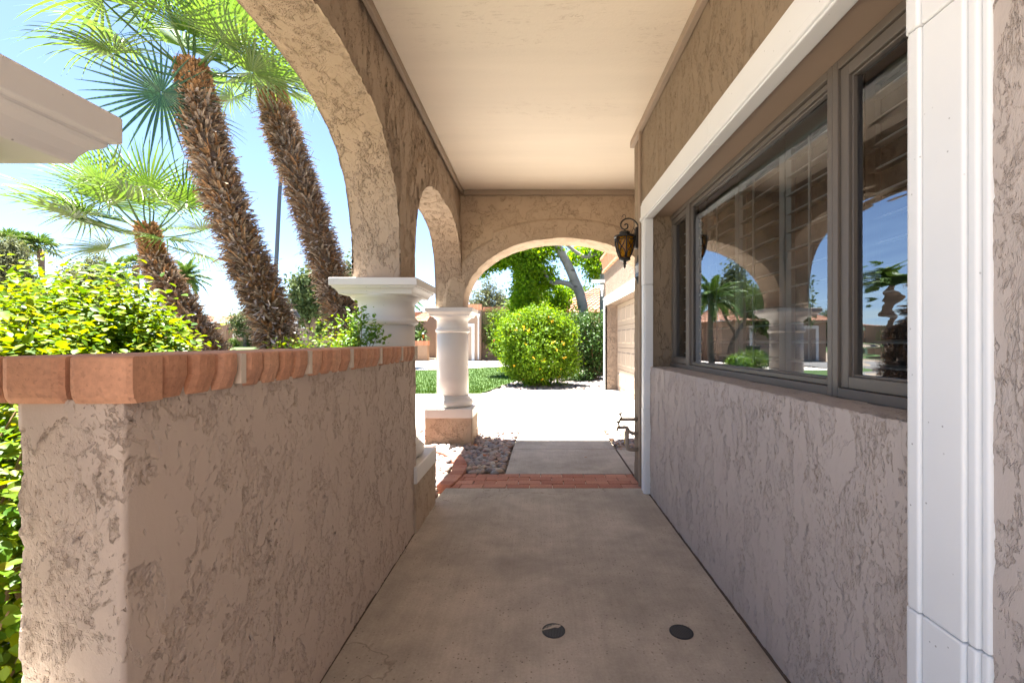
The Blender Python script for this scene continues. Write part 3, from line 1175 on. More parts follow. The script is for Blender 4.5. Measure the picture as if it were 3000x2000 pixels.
mw = Matrix.Translation((.8945, 4.055, 1.892)) @ Matrix(((0, 0, -1, 0), (-1, 0, 0, 0), (0, 1, 0, 0), (0, 0, 0, 1)))
text_mesh('digits', '781', .098, mw, M['digit'], plq)

pp = thing('water_pipes', 'beige painted water pipes with two hose taps on the porch wall corner', 'water pipes', (.915, 4.08, .45))
mb = MB()
yy = 4.10
mb.tube([(.93, yy, .555), (.775, yy, .555)], .016, 10)
mb.tube([(.93, yy - .03, .43), (.86, yy - .03, .435), (.825, yy - .03, .455), (.81, yy - .03, .485), (.79, yy - .03, .49), (.748, yy - .03, .485)], .016, 10)
mb.tube([(.81, yy - .03, .475), (.808, yy - .03, .32), (.815, yy - .03, .30), (.835, yy - .03, .293), (.93, yy - .03, .29)], .0175, 10)
mb.build('pipe', M['pipe'], pp, smooth=True)
for x, y, z in ((.768, yy, .555), (.742, yy - .03, .487)):
    mb = MB()
    mb.tube([(x + .012, y, z), (x - .02, y, z)], .014, 8)
    mb.tube([(x - .012, y, z + .01), (x - .025, y, z - .03)], .009, 8)
    mb.tube([(x, y, z), (x - .014, y, z + .05)], .008, 8)
    mb.tube([(x - .034, y - .004, z + .045), (x + .008, y + .004, z + .058)], .006, 8)
    mb.tube([(x - .016, y - .022, z + .05), (x - .012, y + .022, z + .054)], .006, 8)
    mb.build('tap', M['brass'], pp, smooth=False)
mb = MB()
mb.tube([(1.08, 5.55, -.02), (1.078, 5.55, .16)], .009, 8)
mb.tube([(1.078, 5.55, .16), (1.10, 5.54, .185)], .005, 6)
tag(mb.build('marker_stake', M['yellow']), 'short yellow stake standing in the rocks by the water pipes', 'stake')

# floor drains
for (px, py, lab, worn) in ((1271.6, 1448, 'round black drain grate in the middle of the porch floor, half covered by concrete', True),
                            (1565, 1451, 'round black drain grate in the porch floor near the right wall', False)):
    Y = H * S / (py - VY)
    X = PX(px, Y)
    dr = thing('floor_drain', lab, 'drain', (X, Y, 0), 'drain grates in the porch floor')
    mb = MB()
    mb.lathe([(.0505, .001), (.0505, .003), (.044, .0035), (.044, .001)], (X, Y), 40)
    mb.build('rim', M['plastic_black'], dr)
    mb = MB()
    mb.lathe([(.044, .0012), (.044, .0014)], (X, Y), 40)
    mb.build('well', M['dark'], dr)
    mb = MB()
    for k in range(-6, 7):
        d = k * .0066
        hl = math.sqrt(max(0, .0435 ** 2 - d * d))
        mb.box(X + d - .0013, X + d + .0013, Y - hl, Y + hl, .0014, .0031)
        mb.box(X - hl, X + hl, Y + d - .0013, Y + d + .0013, .0014, .0029)
    mb.build('grate', M['grate'], dr)
    if worn:
        mb = MB()
        vs = [(X - .049, Y - .002, .0038), (X - .03, Y + .004, .0042), (X - .012, Y + .010, .0042), (X + .006, Y + .018, .0042), (X + .02, Y + .014, .0040), (X + .034, Y + .03, .004),
              (X + .02, Y + .052, .0015), (X - .01, Y + .057, .0015), (X - .04, Y + .045, .0015), (X - .058, Y + .02, .0015)]
        mb.add(vs, [tuple(range(len(vs)))])
        mb.build('cement_smear', M['porch_concrete'], dr)

# ------------------------------------------------------------------ garden wall with brick cap
gw = thing('garden_wall', 'low taupe stucco garden wall with a clay brick cap beside the porch', 'garden wall', (-.92, 2, 0))
mb = MB()
mb.finebox(-1.003, -.80, .885, 3.02, -.05, 1.138, .0085, 'xXyY')
mb.build('wall_body', M['stucco_low'], gw, smooth=True, weld=True)
mb = MB()


def cap_brick(x0, x1, y0, y1, zb=1.131, zt=1.222, inner=True):
    # lobed brick: side faces vertical above, tucked under below
    vs, n = [], 5
    prof = [(.016, zb), (.013, zb + .005), (.002, zb + .038), (.0, zb + .044), (.0, zt - .004), (.004, zt)]
    ys = [(y0 + .001, .026), (y0 + .006, .011), (y0 + .018, .003), (y0 + (y1 - y0) * .45, 0), (y1 - .018, .003), (y1 - .006, .011), (y1 - .001, .026)]
    jit = R.uniform(-.0025, .0025)
    for yy, pin in ys:
        for d, z in prof:
            vs.append((x1 + jit - d - pin * (1 if inner else 0), yy, z))
        for d, z in prof[::-1]:
            vs.append((x0 + d, yy, z))
    m = len(prof) * 2
    fs = []
    for i in range(len(ys) - 1):
        for k in range(m):
            k2 = (k + 1) % m
            fs.append((i * m + k, (i + 1) * m + k, (i + 1) * m + k2, i * m + k2))
    fs.append(tuple(range(m)))
    fs.append(tuple((len(ys) - 1) * m + k for k in range(m))[::-1])
    mb.add(vs, fs)


def end_brick(x0, x1, y0, y1, zb=1.131, zt=1.222):
    prof = [(.010, zb), (.003, zb + .012), (0, zb + .030), (0, zt - .004), (.004, zt)]
    xs = [(x0 + .002, .014), (x0 + .008, .004), (x0 + .02, 0), (x1 - .02, 0), (x1 - .008, .003), (x1 - .001, .009)]
    vs = []
    for xx, pin in xs:
        for d, z in prof:
            vs.append((xx, y0 + d + pin, z))
        vs.append((xx, y1, zt))
        vs.append((xx, y1, zb))
    m = len(prof) + 2
    fs = []
    for i in range(len(xs) - 1):
        for k in range(m):
            k2 = (k + 1) % m
            fs.append((i * m + k, i * m + k2, (i + 1) * m + k2, (i + 1) * m + k))
    fs.append(tuple(range(m))[::-1])
    fs.append(tuple((len(xs) - 1) * m + k for k in range(m)))
    mb.add(vs, fs)


end_brick(-.899, -.775, .868, .947)
end_brick(-1.028, -.905, .868, .947)
end_brick(-1.062, -1.034, .874, .947)
y = .949
first = True
mort = []
while y < 2.99:
    for k in range(3 if first else 4):
        if y + .084 > 3.012:
            break
        cap_brick(-1.062, -.775, y, y + .0845)
        y += .085
    mort.append(y)
    y += .022
    first = False
mb.build('brick_cap', M['brick'], gw, smooth=False)
mb = MB()
mb.box(-1.012, -.802, .90, 3.005, 1.126, 1.214)
for q in mort:
    mb.box(-1.055, -.779, q + .0005, q + .0215, 1.14, 1.2195)
mb.build('mortar_bed', M['mortar'], gw)

# ------------------------------------------------------------------ plants: leaf clouds
def unit(a):
    return a / np.maximum(1e-9, np.linalg.norm(a, axis=-1, keepdims=True))


OVATE = (np.array([(0, 0, 0), (-.26, .25, .05), (0, .3, -.03), (.26, .25, .05), (-.30, .55, .06), (0, .6, -.04), (.30, .55, .06), (0, 1, -.10), (-.17, .82, .0), (.17, .82, .0)]),
         [(0, 2, 1), (0, 3, 2), (1, 2, 5), (1, 5, 4), (2, 3, 6), (2, 6, 5), (4, 5, 8), (5, 6, 9), (5, 7, 8), (5, 9, 7)])
DIAM = (np.array([(0, 0, 0), (-.24, .45, .05), (.24, .45, .05), (0, 1, -.06)]), [(0, 2, 1), (1, 2, 3)])
LANCE = (np.array([(0, 0, 0), (-.11, .4, .03), (.11, .4, .03), (0, 1, -.08)]), [(0, 2, 1), (1, 2, 3)])


def place_leaves(P, Nrm, D, size, tmpl):
    """P points, Nrm leaf normals, D leaf directions"""
    tv, tf = tmpl
    Nrm = unit(Nrm)
    D = unit(D - Nrm * (D * Nrm).sum(1, keepdims=True))
    X = np.cross(D, Nrm)
    n = len(P)
    V = P[:, None, :] + size[:, None, None] * (tv[None, :, 0:1] * X[:, None, :] + tv[None, :, 1:2] * D[:, None, :] + tv[None, :, 2:3] * Nrm[:, None, :])
    F = (np.array(tf)[None] + (np.arange(n) * len(tv))[:, None, None]).reshape(-1, 3)
    return V.reshape(-1, 3), F


def cloud_points(blobs, n, clump=30, crad=.10, shell=.45, zmin=None):
    """points gathered in clumps near the surface of ellipsoids (cx,cy,cz,rx,ry,rz)"""
    vol = np.array([(b[3] * b[4] + b[4] * b[5] + b[3] * b[5]) for b in blobs])
    vol = vol / vol.sum()
    P, O = [], []
    nc = max(1, n // clump)
    pick = NR.choice(len(blobs), nc, p=vol)
    for i in pick:
        b = blobs[i]
        d = unit(NR.normal(size=3))
        r = 1 - shell * NR.random() ** 1.6
        r *= NR.uniform(.90, 1.08)
        c = np.array(b[:3]) + d * np.array(b[3:6]) * r
        if zmin is not None and c[2] < zmin:
            continue
        k = max(3, int(clump * NR.uniform(.5, 1.5)))
        P.append(c + NR.normal(size=(k, 3)) * crad)
        O.append(np.repeat(d[None], k, 0))
    return np.concatenate(P), np.concatenate(O)


def leaf_mesh(name, blobs, n, size, mtl, parent, tmpl=DIAM, clump=30, crad=.1, shell=.45, up=.8, rand=.7, hang=0., zmin=None, keep=None):
    P, O = cloud_points(blobs, n, clump, crad, shell, zmin)
    if keep is not None:
        k = np.array([keep(p) for p in P])
        P, O = P[k], O[k]
    m = len(P)
    Nrm = O * .6 + np.array([0, 0, up]) + NR.normal(size=(m, 3)) * rand
    D = O + NR.normal(size=(m, 3)) * .8 + np.array([0, 0, -hang])
    sz = size * NR.uniform(.6, 1.3, m)
    V, F = place_leaves(P, Nrm, D, sz, tmpl)
    return np_mesh(name, V, F, mtl, parent)


def stems(mb, base, blobs, n, r=.006):
    for i in range(n):
        b = R.choice(blobs)
        d = Vector((R.gauss(0, 1), R.gauss(0, 1), abs(R.gauss(0, 1)))).normalized()
        tip = Vector((b[0] + d.x * b[3] * .9, b[1] + d.y * b[4] * .9, b[2] + d.z * b[5] * .9))
        s = Vector((base[0] + R.uniform(-.15, .15), base[1] + R.uniform(-.15, .15), base[2]))
        m = s.lerp(tip, .5) + Vector((R.uniform(-.1, .1), R.uniform(-.1, .1), R.uniform(0, .1)))
        mb.tube([s, s.lerp(m, .5) + Vector((R.uniform(-.03, .03), R.uniform(-.03, .03), 0)), m, m.lerp(tip, .5) + Vector((R.uniform(-.03, .03), 0, 0)), tip], [r, r * .9, r * .7, r * .5, r * .25], 5)


# big leafy shrub behind the wall
sh = thing('shrub', 'big lime green leafy shrub filling the left side behind the low wall', 'shrub', (-2.5, 1.7, 0), group=None)
bl = [(-2.5, 2.35, .80, .52, .55, .80), (-2.15, 2.25, .88, .40, .42, .70), (-2.15, 2.25, .88, .40, .42, .70), (-1.93, 2.25, .83, .30, .40, .58), (-1.93, 2.25, .83, .30, .40, .58), (-1.8, 1.95, .72, .36, .45, .58), (-2.05, 1.8, .75, .42, .42, .70), (-1.62, 1.4, .60, .36, .36, .68), (-1.42, 1.25, .45, .27, .35, .62)]
clear = lambda p: not (p[0] > -1.09 and p[2] < 1.26) and p[0] < -(.745 + .03 * math.sin(p[2] * 23) + .05 * math.sin(p[1] * 17)) * p[1]
leaf_mesh('foliage', bl, 62000, .037, M['bush'], sh, OVATE, 30, .055, .5, 1.0, .55, keep=clear)
mb = MB()
stems(mb, (-2.2, 1.5, 0), bl, 60, .008)
stems(mb, (-1.55, 1.2, 0), bl[7:], 45, .008)
mb.build('stem', M['twig'], sh)

# small yellow-green shrub in front of the second palm
sh = thing('shrub', 'small yellow green shrub in front of the middle palm base by the column', 'shrub', (-1.5, 3.3, 0))
bl = [(-1.48, 3.3, 1.06, .25, .24, .32), (-1.70, 3.35, 1.0, .2, .2, .27), (-1.28, 3.15, 1.05, .15, .18, .28), (-1.9, 3.4, .98, .18, .2, .22), (-1.5, 3.3, .6, .3, .3, .5)]
leaf_mesh('foliage', bl, 9000, .028, M['bush'], sh, OVATE, 18, .04, .5, .9, .6, keep=lambda p: p[0] < -1.09)
mb = MB()
stems(mb, (-1.5, 3.3, 0), bl, 30, .006)
mb.build('stem', M['twig'], sh)
# sprig with small leaves in front of the column
sh = thing('shrub', 'thin leafy sprig rising above the brick cap in front of the first column', 'shrub', (-1.12, 2.86, 0))
V_, F_, off = [], [], 0
mb = MB()
for k in range(9):
    base = Vector((-1.12 + R.uniform(-.08, .05), 2.86 + R.uniform(-.05, .05), 0))
    tip = Vector((-1.10 + R.uniform(-.10, .13), 2.84 + R.uniform(-.06, .06), R.uniform(1.25, 1.48)))
    if tip.x > -1.08 and tip.z < 1.3:
        tip.x = -1.1
    base.x = min(base.x, -1.09)
    pts_ = [base.lerp(tip, t) + Vector((.02 * math.sin(t * 5 + k), 0, 0)) for t in (0, .3, .6, .8, 1)]
    pts_ = [Vector((min(p.x, -1.085) if p.z < 1.24 else p.x, p.y, p.z)) for p in pts_]
    mb.tube(pts_, [.005, .0045, .004, .003, .0015], 5)
    n = 300
    t = NR.uniform(.55, 1, n)
    P = np.array([[*(base.lerp(tip, a))] for a in t]) + NR.normal(size=(n, 3)) * np.array([.035, .035, .03])
    P = P[(P[:, 0] < -1.085) | (P[:, 2] > 1.24)]
    n = len(P)
    V, F = place_leaves(P, NR.normal(size=(n, 3)) * .6 + np.array([0, -.2, 1]), NR.normal(size=(n, 3)) + np.array([0, 0, .3]), .026 * NR.uniform(.6, 1.3, n), OVATE)
    V_.append(V)
    F_.append(F + off)
    off += len(V)
np_mesh('foliage', np.concatenate(V_), np.concatenate(F_), M['bush_fine'], sh)
mb.build('stem', M['twig'], sh)


# ------------------------------------------------------------------ fan palms
def fan_frond(name, seed, pet=.6, L=.55, nseg=34, spread=285, droop=.22, cone=.15, mtl=None, join=.30):
    r = random.Random(seed)
    mb = MB()
    # petiole
    m = 6
    pts_ = [Vector((0, pet * i / m, -.05 * pet * math.sin(PI * i / m))) for i in range(m + 1)]
    mb.tube(pts_, [.011, .010, .009, .008, .0075, .007, .006], 5)
    hub = Vector((0, pet, 0))
    half = math.radians(spread) / 2
    for s in range(nseg):
        a = -half + 2 * half * (s + .5) / nseg
        ln = L * (.72 + .28 * math.cos(a / 2) ** 2) * r.uniform(.9, 1.08)
        d = Vector((math.sin(a), math.cos(a), 0))
        side = Vector((math.cos(a), -math.sin(a), 0))
        wa = math.tan(half / nseg) * 1.02
        dr = droop * r.uniform(.5, 1.6)
        sw = r.uniform(-.05, .05)
        for_t = [.02, .2, .4, .58, .76, .9, 1.0]
        rows = []
        for t in for_t:
            w = ln * t * wa if t < join else ln * join * wa * max(0, (1 - t) / (1 - join)) ** .75
            w = max(w, .0012)
            z = cone * ln * t - dr * ln * max(0, t - .25) ** 2 * 1.8
            c = hub + d * (ln * t * (1 - .12 * max(0, t - .4) * dr * 4)) + Vector((0, 0, z)) + side * sw * ln * t * t
            rows.append((c - side * w + Vector((0, 0, .35 * w)), c - Vector((0, 0, .25 * w)), c + side * w + Vector((0, 0, .35 * w))))
        o = len(mb.v)
        for q in rows:
            mb.v += [tuple(p) for p in q]
        for i in range(len(rows) - 1):
            for k in (0, 1):
                b = o + i * 3 + k
                mb.f.append((b, b + 1, b + 4, b + 3))
    me = bpy.data.meshes.new(name)
    me.from_pydata(mb.v, [], mb.f)
    me.update()
    me.materials.append(mtl or M['frond'])
    return me


FRONDS = [fan_frond('frond', i, pet=.50 + .06 * (i % 3), L=.62 + .05 * (i % 2), droop=.16 + .08 * (i % 3), cone=.22 - .05 * (i % 3), nseg=32 + 2 * i, spread=250 + 14 * i) for i in range(4)]
SPEAR = [fan_frond('frond', 50 + i, pet=.35, L=.6, nseg=22, spread=50, droop=.03, cone=.05) for i in range(2)]


def frame(d, up):
    y = Vector(d).normalized()
    x = y.cross(Vector(up)).normalized()
    z = x.cross(y)
    return Matrix(((x.x, y.x, z.x), (x.y, y.y, z.y), (x.z, y.z, z.z))).to_4x4()


def put_frond(me, parent, pos, d, up=(0, 0, 1), scale=1.0, roll=0.):
    o = bpy.data.objects.new('frond', me)
    COL.objects.link(o)
    o.parent = parent
    o.matrix_parent_inverse = Matrix.Translation(-Vector(parent.location))
    o.matrix_basis = Matrix.Translation(pos) @ frame(d, up) @ Matrix.Rotation(roll, 4, 'Y') @ Matrix.Scale(scale, 4)
    return o


def fan_palm(label, Y, pix, widths, nboot, crown, seed, fib=.15, spears=3, group='shaggy fan palms outside the arches'):
    """pix: trunk centre line as picture points at distance Y, from base to top"""
    r = random.Random(seed)
    path = [Vector((PX(x, Y), Y + .0 * i, PZ(y, Y))) for i, (x, y) in enumerate(pix)]
    b = path[0]
    d0 = (path[0] - path[1]).normalized()
    if b.z > 0:
        g = b + d0 * (b.z / max(.2, -d0.z))
        path = [Vector((g.x, g.y, -.05)), b.lerp(g, .5)] + path
        widths = [widths[0] * 1.15, widths[0] * 1.1] + list(widths)
    root = thing('fan_palm', label, 'palm tree', (path[0].x, path[0].y, 0), group)
    P = smooth_path(path, 10)
    W = []
    k = len(widths) - 1
    for i in range(len(P)):
        f = i / (len(P) - 1) * k
        a = min(k - 1, int(f))
        W.append(widths[a] + (widths[a + 1] - widths[a]) * (f - a))
    mb = MB()
    mb.tube(P, [w * .80 for w in W], 18)
    tr = mb.build('trunk', M['bark'], root, smooth=True)
    # persistent leaf bases
    for part, m_, lo, hi, n in (('leaf_bases', M['boot'], 0, 1 - fib, nboot), ('cut_stubs', M['stub'], 0, 1 - fib, nboot // 5), ('fibre', M['fibre'], 1 - fib * 1.15, 1.0, int(nboot * fib * 2.2))):
        mb = MB()
        for i in range(n):
            f = lo + (hi - lo) * r.random()
            q = f * (len(P) - 1)
            a = min(len(P) - 2, int(q))
            c = P[a].lerp(P[a + 1], q - a)
            w = W[a] + (W[min(a + 1, len(W) - 1)] - W[a]) * (q - a)
            t = (P[a + 1] - P[a]).normalized()
            an = r.uniform(0, 2 * PI)
            e1 = t.cross(Vector((0, 1, 0))).normalized()
            e2 = t.cross(e1)
            o_ = e1 * math.cos(an) + e2 * math.sin(an)
            sd = t.cross(o_).normalized()
            upw = r.uniform(-.5, .9) if part == 'leaf_bases' else (r.uniform(-.7, .5) if part == 'cut_stubs' else r.uniform(.6, 1.6))
            dr = (o_ * 1.0 + t * upw + sd * r.uniform(-.45, .45)).normalized()
            ln = r.uniform(.045, .125) * (1.15 - .35 * f) if part == 'leaf_bases' else r.uniform(.05, .10)
            hw = (r.uniform(.003, .009) if r.random() < .6 else r.uniform(.008, .014)) if part == 'leaf_bases' else r.uniform(.004, .014)
            if part == 'cut_stubs':
                ln, hw = r.uniform(.07, .13) * (1.15 - .35 * f), r.uniform(.009, .017)
            if part == 'leaf_bases' and r.random() < .04:
                ln *= 1.6
            base = c + o_ * w * .74
            mid = base + dr * ln * .55
            tip = base + dr * ln + (-t * r.uniform(-.2, .5) + sd * r.uniform(-.3, .3)) * ln * .4
            ok = .004
            sdr = (sd + o_ * r.uniform(-.4, .4)).normalized()
            n2 = dr.cross(sdr).normalized() * .004
            mb.add([base - sdr * hw, base + sdr * hw, mid + sdr * hw * .95, mid - sdr * hw * .95, tip + sdr * hw * .6, tip - sdr * hw * .6,
                    base + n2, mid + n2, tip],
                   [(0, 6, 7, 3), (6, 1, 2, 7), (3, 7, 8, 5), (7, 2, 4, 8)])
        mb.build(part, m_, tr)
    top = P[-1]
    tdir = (P[-1] - P[-4]).normalized()
    for (az, el, sc_, kind) in crown:
        a, e = math.radians(az), math.radians(el)
        d = Vector((math.cos(a) * math.cos(e), math.sin(a) * math.cos(e), math.sin(e)))
        me = FRONDS[r.randrange(4)] if kind == 0 else SPEAR[r.randrange(2)]
        upv = Vector((0, 0, 1)) if el < 70 else Vector((-math.cos(a), -math.sin(a), .2))
        o = put_frond(me, root, top + d * .03 - tdir * r.uniform(0, .10), d, upv, sc_, r.uniform(-.35, .35))
    # stubs of petioles at the crown
    mb = MB()
    for i in range(16):
        an = i / 16 * 2 * PI + r.uniform(-.1, .1)
        o_ = Vector((math.cos(an), math.sin(an), 0))
        p = top - tdir * r.uniform(.02, .14) + o_ * W[-1] * .45
        q = p + (o_ * .55 + tdir * 1.2).normalized() * r.uniform(.09, .16)
        mb.tube([p, p.lerp(q, .5), q], [.022, .019, .012], 6)
    mb.build('leaf_stubs', M['fibre'], root)
    return root, top


def ring(n, el, off, sc_=1.0, jit=12, r=random.Random(3)):
    return [(off + 360 * i / n + r.uniform(-jit, jit), el + r.uniform(-8, 8), sc_ * r.uniform(.9, 1.1), 0) for i in range(n)]


crownA = ring(3, 66, 20, 1.08) + ring(5, 42, 0, 1.08) + ring(5, 16, 30, 1.08) + ring(3, -8, 10, .95) + [(0, 88, 1.0, 1), (120, 84, 1.0, 1), (240, 85, 1.0, 1)]
pa, topA = fan_palm('tallest shaggy fan palm with hanging dark frond, nearest to the low wall', 4.0,
                    [(645, 800), (610, 695), (568, 595), (510, 440), (467, 300), (450, 215), (441, 160)], [.135, .14, .142, .145, .14, .12, .085], 7500, crownA, 21)
# the dark drooping frond
hf = fan_frond('frond', 99, pet=.30, L=.60, nseg=40, spread=345, droop=.10, cone=.12, mtl=M['frond_dark'])
hub = Vector((PX(372, 3.8), 3.8, PZ(214, 3.8)))
base = Vector((PX(405, 3.8), 3.86, PZ(168, 3.8)))
o = put_frond(hf, pa, hub - (hub - base).normalized() * .30, hub - base, (.6, -.78, .05))
o['label'] = 'dark blue green drooping frond'
crownB = ring(3, 60, 40, .98) + ring(4, 30, 10, 1.0) + ring(5, 5, 35, .98) + ring(2, -18, 0, .85) + [(20, 86, 1, 1), (200, 85, 1, 1)]
fan_palm('slimmer shaggy fan palm standing between the tallest palm and the first column', 5.0,
         [(812, 800), (790, 735), (745, 590), (697, 440), (655, 320), (632, 240), (618, 168)], [.165, .165, .165, .16, .15, .135, .095], 8000, crownB, 22)
crownC = ring(3, 68, 60, .9) + ring(4, 40, 0, .95) + ring(4, 14, 25, .95) + [(185, 22, 1.15, 0), (170, 35, 1.15, 0), (200, 10, 1.1, 0), (160, 8, 1.0, 0)] + ring(3, -15, 80, .7) + [(30, 84, .9, 1), (210, 85, .9, 1)]
fan_palm('short fan palm leaning behind the lime green shrub', 4.6,
         [(505, 840), (470, 785), (423, 710), (382, 650), (358, 600), (338, 528)], [.105, .105, .105, .10, .09, .065], 5000, crownC, 23, fib=.12)

# ------------------------------------------------------------------ middle distance garden
def trunk_tree(name, label, cat, base, limbs, blobs, n, size, leaf, bark, clump=30, crad=.25, shell=.7, tmpl=DIAM, hang=.0, group=None, up=.5):
    root = thing(name, label, cat, base, group)
    mb = MB()
    for pts_, rad in limbs:
        P = smooth_path(pts_, 4)
        rr = [rad[0] + (rad[1] - rad[0]) * i / (len(P) - 1) for i in range(len(P))]
        mb.tube(P, rr, 10)
    mb.build('trunk', bark, root, smooth=True)
    leaf_mesh('crown', blobs, n, size, leaf, root, tmpl, clump, crad, shell, up, .8, hang)
    return root


def flowers(root, blobs, n, mtl, size, k):
    for i in range(n):
        b = R.choice(blobs)
        d = unit(np.array([R.gauss(0, 1), -abs(R.gauss(0, 1)) - .2, R.gauss(.3, .8)]))
        c = np.array(b[:3]) + d * np.array(b[3:6]) * 1.03
        P = c + NR.normal(size=(k, 3)) * size * .06
        V, F = place_leaves(P, NR.normal(size=(k, 3)) + np.array([0, -1, .5]), NR.normal(size=(k, 3)), size * NR.uniform(.7, 1.2, k), OVATE)
        np_mesh('flower', V, F, mtl, root)


rb = thing('flowering_bush', 'large round lime green bush dotted with yellow flowers at the driveway edge', 'bush', (.05, 13.2, 0))
bl = [(.08, 13.2, 1.12, .98, 1.0, 1.06), (.12, 13.1, .75, .98, .95, .72), (-.62, 13.0, 1.5, .34, .4, .36), (.8, 13.0, 1.35, .34, .4, .4), (.15, 12.9, 2.0, .4, .4, .26), (-.72, 13.0, .7, .26, .3, .4), (.95, 13.0, .65, .25, .3, .3), (-.35, 13.2, 1.5, .7, .7, .68), (.45, 13.2, 1.45, .65, .7, .68), (0, 13.3, .6, .9, .8, .5)]
leaf_mesh('foliage', bl, 40000, .082, M['round_bush'], rb, DIAM, 20, .075, .32, .7, .8)
flowers(rb, bl[:1], 26, M['flower'], .075, 4)
mb = MB()
stems(mb, (.05, 13.2, 0), bl, 40, .02)
mb.build('stem', M['twig'], rb)

hd = thing('hedge', 'dark green hedge between the round bush and the garage wall', 'hedge', (1.9, 15.5, 0))
bl = [(1.55, 15.2, 1.1, .75, .6, 1.15), (2.1, 15.6, 1.3, .75, .6, 1.05), (2.6, 15.6, 1.2, .5, .5, 1.0)]
leaf_mesh('foliage', bl, 14000, .095, M['hedge'], hd, DIAM, 22, .11, .5, .5, .8)
mb = MB()
stems(mb, (1.9, 15.4, 0), bl, 30, .02)
mb.build('stem', M['twig'], hd)
gc = thing('low_shrub', 'low dark green shrub on the rocks under the hedge', 'shrub', (1.25, 14.6, 0))
leaf_mesh('foliage', [(1.25, 14.6, .18, .55, .3, .22)], 1800, .07, M['hedge'], gc, DIAM, 15, .06, .6, .8, .6)
mb = MB()
mb.tube([(1.25, 14.6, -.02), (1.25, 14.6, .22)], .02, 6)
mb.build('stem', M['twig'], gc)

by = thing('bougainvillea', 'yellow green climbing shrub with coral flowers behind the round bush', 'shrub', (-.6, 18, 0))
bl = [(-.9, 18, 1.4, .9, .7, 1.3), (.1, 18.3, 1.7, .8, .7, 1.3), (-.3, 18, 2.2, .6, .5, .6), (.9, 18.5, 2.3, 1.0, .6, .75)]
leaf_mesh('foliage', bl, 13000, .10, M['round_bush'], by, DIAM, 22, .13, .5, .5, .8)
flowers(by, bl, 14, M['flower_red'], .09, 3)
mb = MB()
stems(mb, (-.4, 18, 0), bl, 24, .03)
mb.build('stem', M['twig'], by)

# the pale barked poplar with two leaning trunks
TY = 17.0
t1 = [(1352, 745), (1338, 700), (1318, 640), (1300, 600), (1278, 560), (1262, 510), (1255, 440)]
t2 = [(1390, 745), (1388, 690), (1390, 620), (1396, 555), (1404, 480), (1408, 400)]
t3 = [(1375, 745), (1392, 690), (1402, 640), (1425, 590)]
l1 = [(1329, 672), (1312, 655), (1285, 648), (1268, 650)]
l1b = [(1268, 650), (1256, 636), (1248, 618)]
l2 = [(1390, 605), (1370, 585), (1345, 590), (1322, 578), (1300, 560)]
l3 = [(1350, 590), (1362, 575), (1366, 550), (1372, 500)]
V3 = lambda pl, dy=0: [(PX(x, TY), TY + dy, PZ(y, TY)) for x, y in pl]
t1v, t2v = V3(t1), V3(t2)
t1v[0] = (t1v[0][0] + .15, TY, -.1)
t2v[0] = (t2v[0][0] - .05, TY, -.1)
t3v = V3(t3, .1)
t3v[0] = (t3v[0][0], TY + .1, -.1)
def pb(px, py, rx, ry, dy=0, d=.8):
    return (PX(px, TY), TY + dy, PZ(py, TY), rx * TY / S, d, ry * TY / S)
blobs = [pb(1212, 600, 36, 55), pb(1205, 690, 26, 60, -.3), pb(1222, 740, 22, 40, -.4), pb(1170, 580, 45, 28, -.3), pb(1130, 590, 38, 22, -.2), pb(1105, 615, 22, 20, -.2), pb(1255, 560, 40, 40, .3), pb(1255, 640, 28, 36, .6),
         pb(1285, 690, 28, 25, 1.2), pb(1330, 580, 34, 20, .8), pb(1370, 610, 20, 38, .4), pb(1365, 570, 34, 22, .4), pb(1130, 500, 70, 60, 0, 1.4), pb(1300, 660, 20, 20, 1.5)]
pop = trunk_tree('poplar_tree', 'tree with pale spotted leaning trunks and bright green leaves beyond the driveway', 'tree', (2.0, TY, 0),
                 [(t1v, (.20, .125)), (t2v, (.18, .15)), (t3v, (.13, .08)), (V3(l1), (.12, .085)), (V3(l1b), (.075, .05)), (V3(l2), (.085, .06)), (V3(l3), (.085, .06))],
                 blobs + blobs[:5] * 2, 52000, .10, M['poplar'], M['bark_white'], 16, .12, .8, OVATE, .9, up=.0)

# grass blades on the near lawn
n = 42000
gx = NR.uniform(-5.5, .8, n)
gy = 10.95 + 11.5 * NR.random(n) ** 1.7
ok = np.array([inside(lawn_pts, a, b) for a, b in zip(gx, gy)])
gx, gy = gx[ok], gy[ok]
n = len(gx)
P = np.stack([gx, gy, np.full(n, .01)], 1)
dirs = NR.normal(size=(n, 3)) * .35 + np.array([0, 0, 1.0])
V, F = place_leaves(P, NR.normal(size=(n, 3)) * np.array([1, 1, .1]), dirs, .055 * NR.uniform(.5, 1.3, n), (np.array([(-.12, 0, 0), (.12, 0, 0), (0, 1, .1)]), [(0, 1, 2)]))
tag(np_mesh('grass', V, F, M['grass_blade']), 'short green grass of the front lawn', 'grass', kind='stuff')

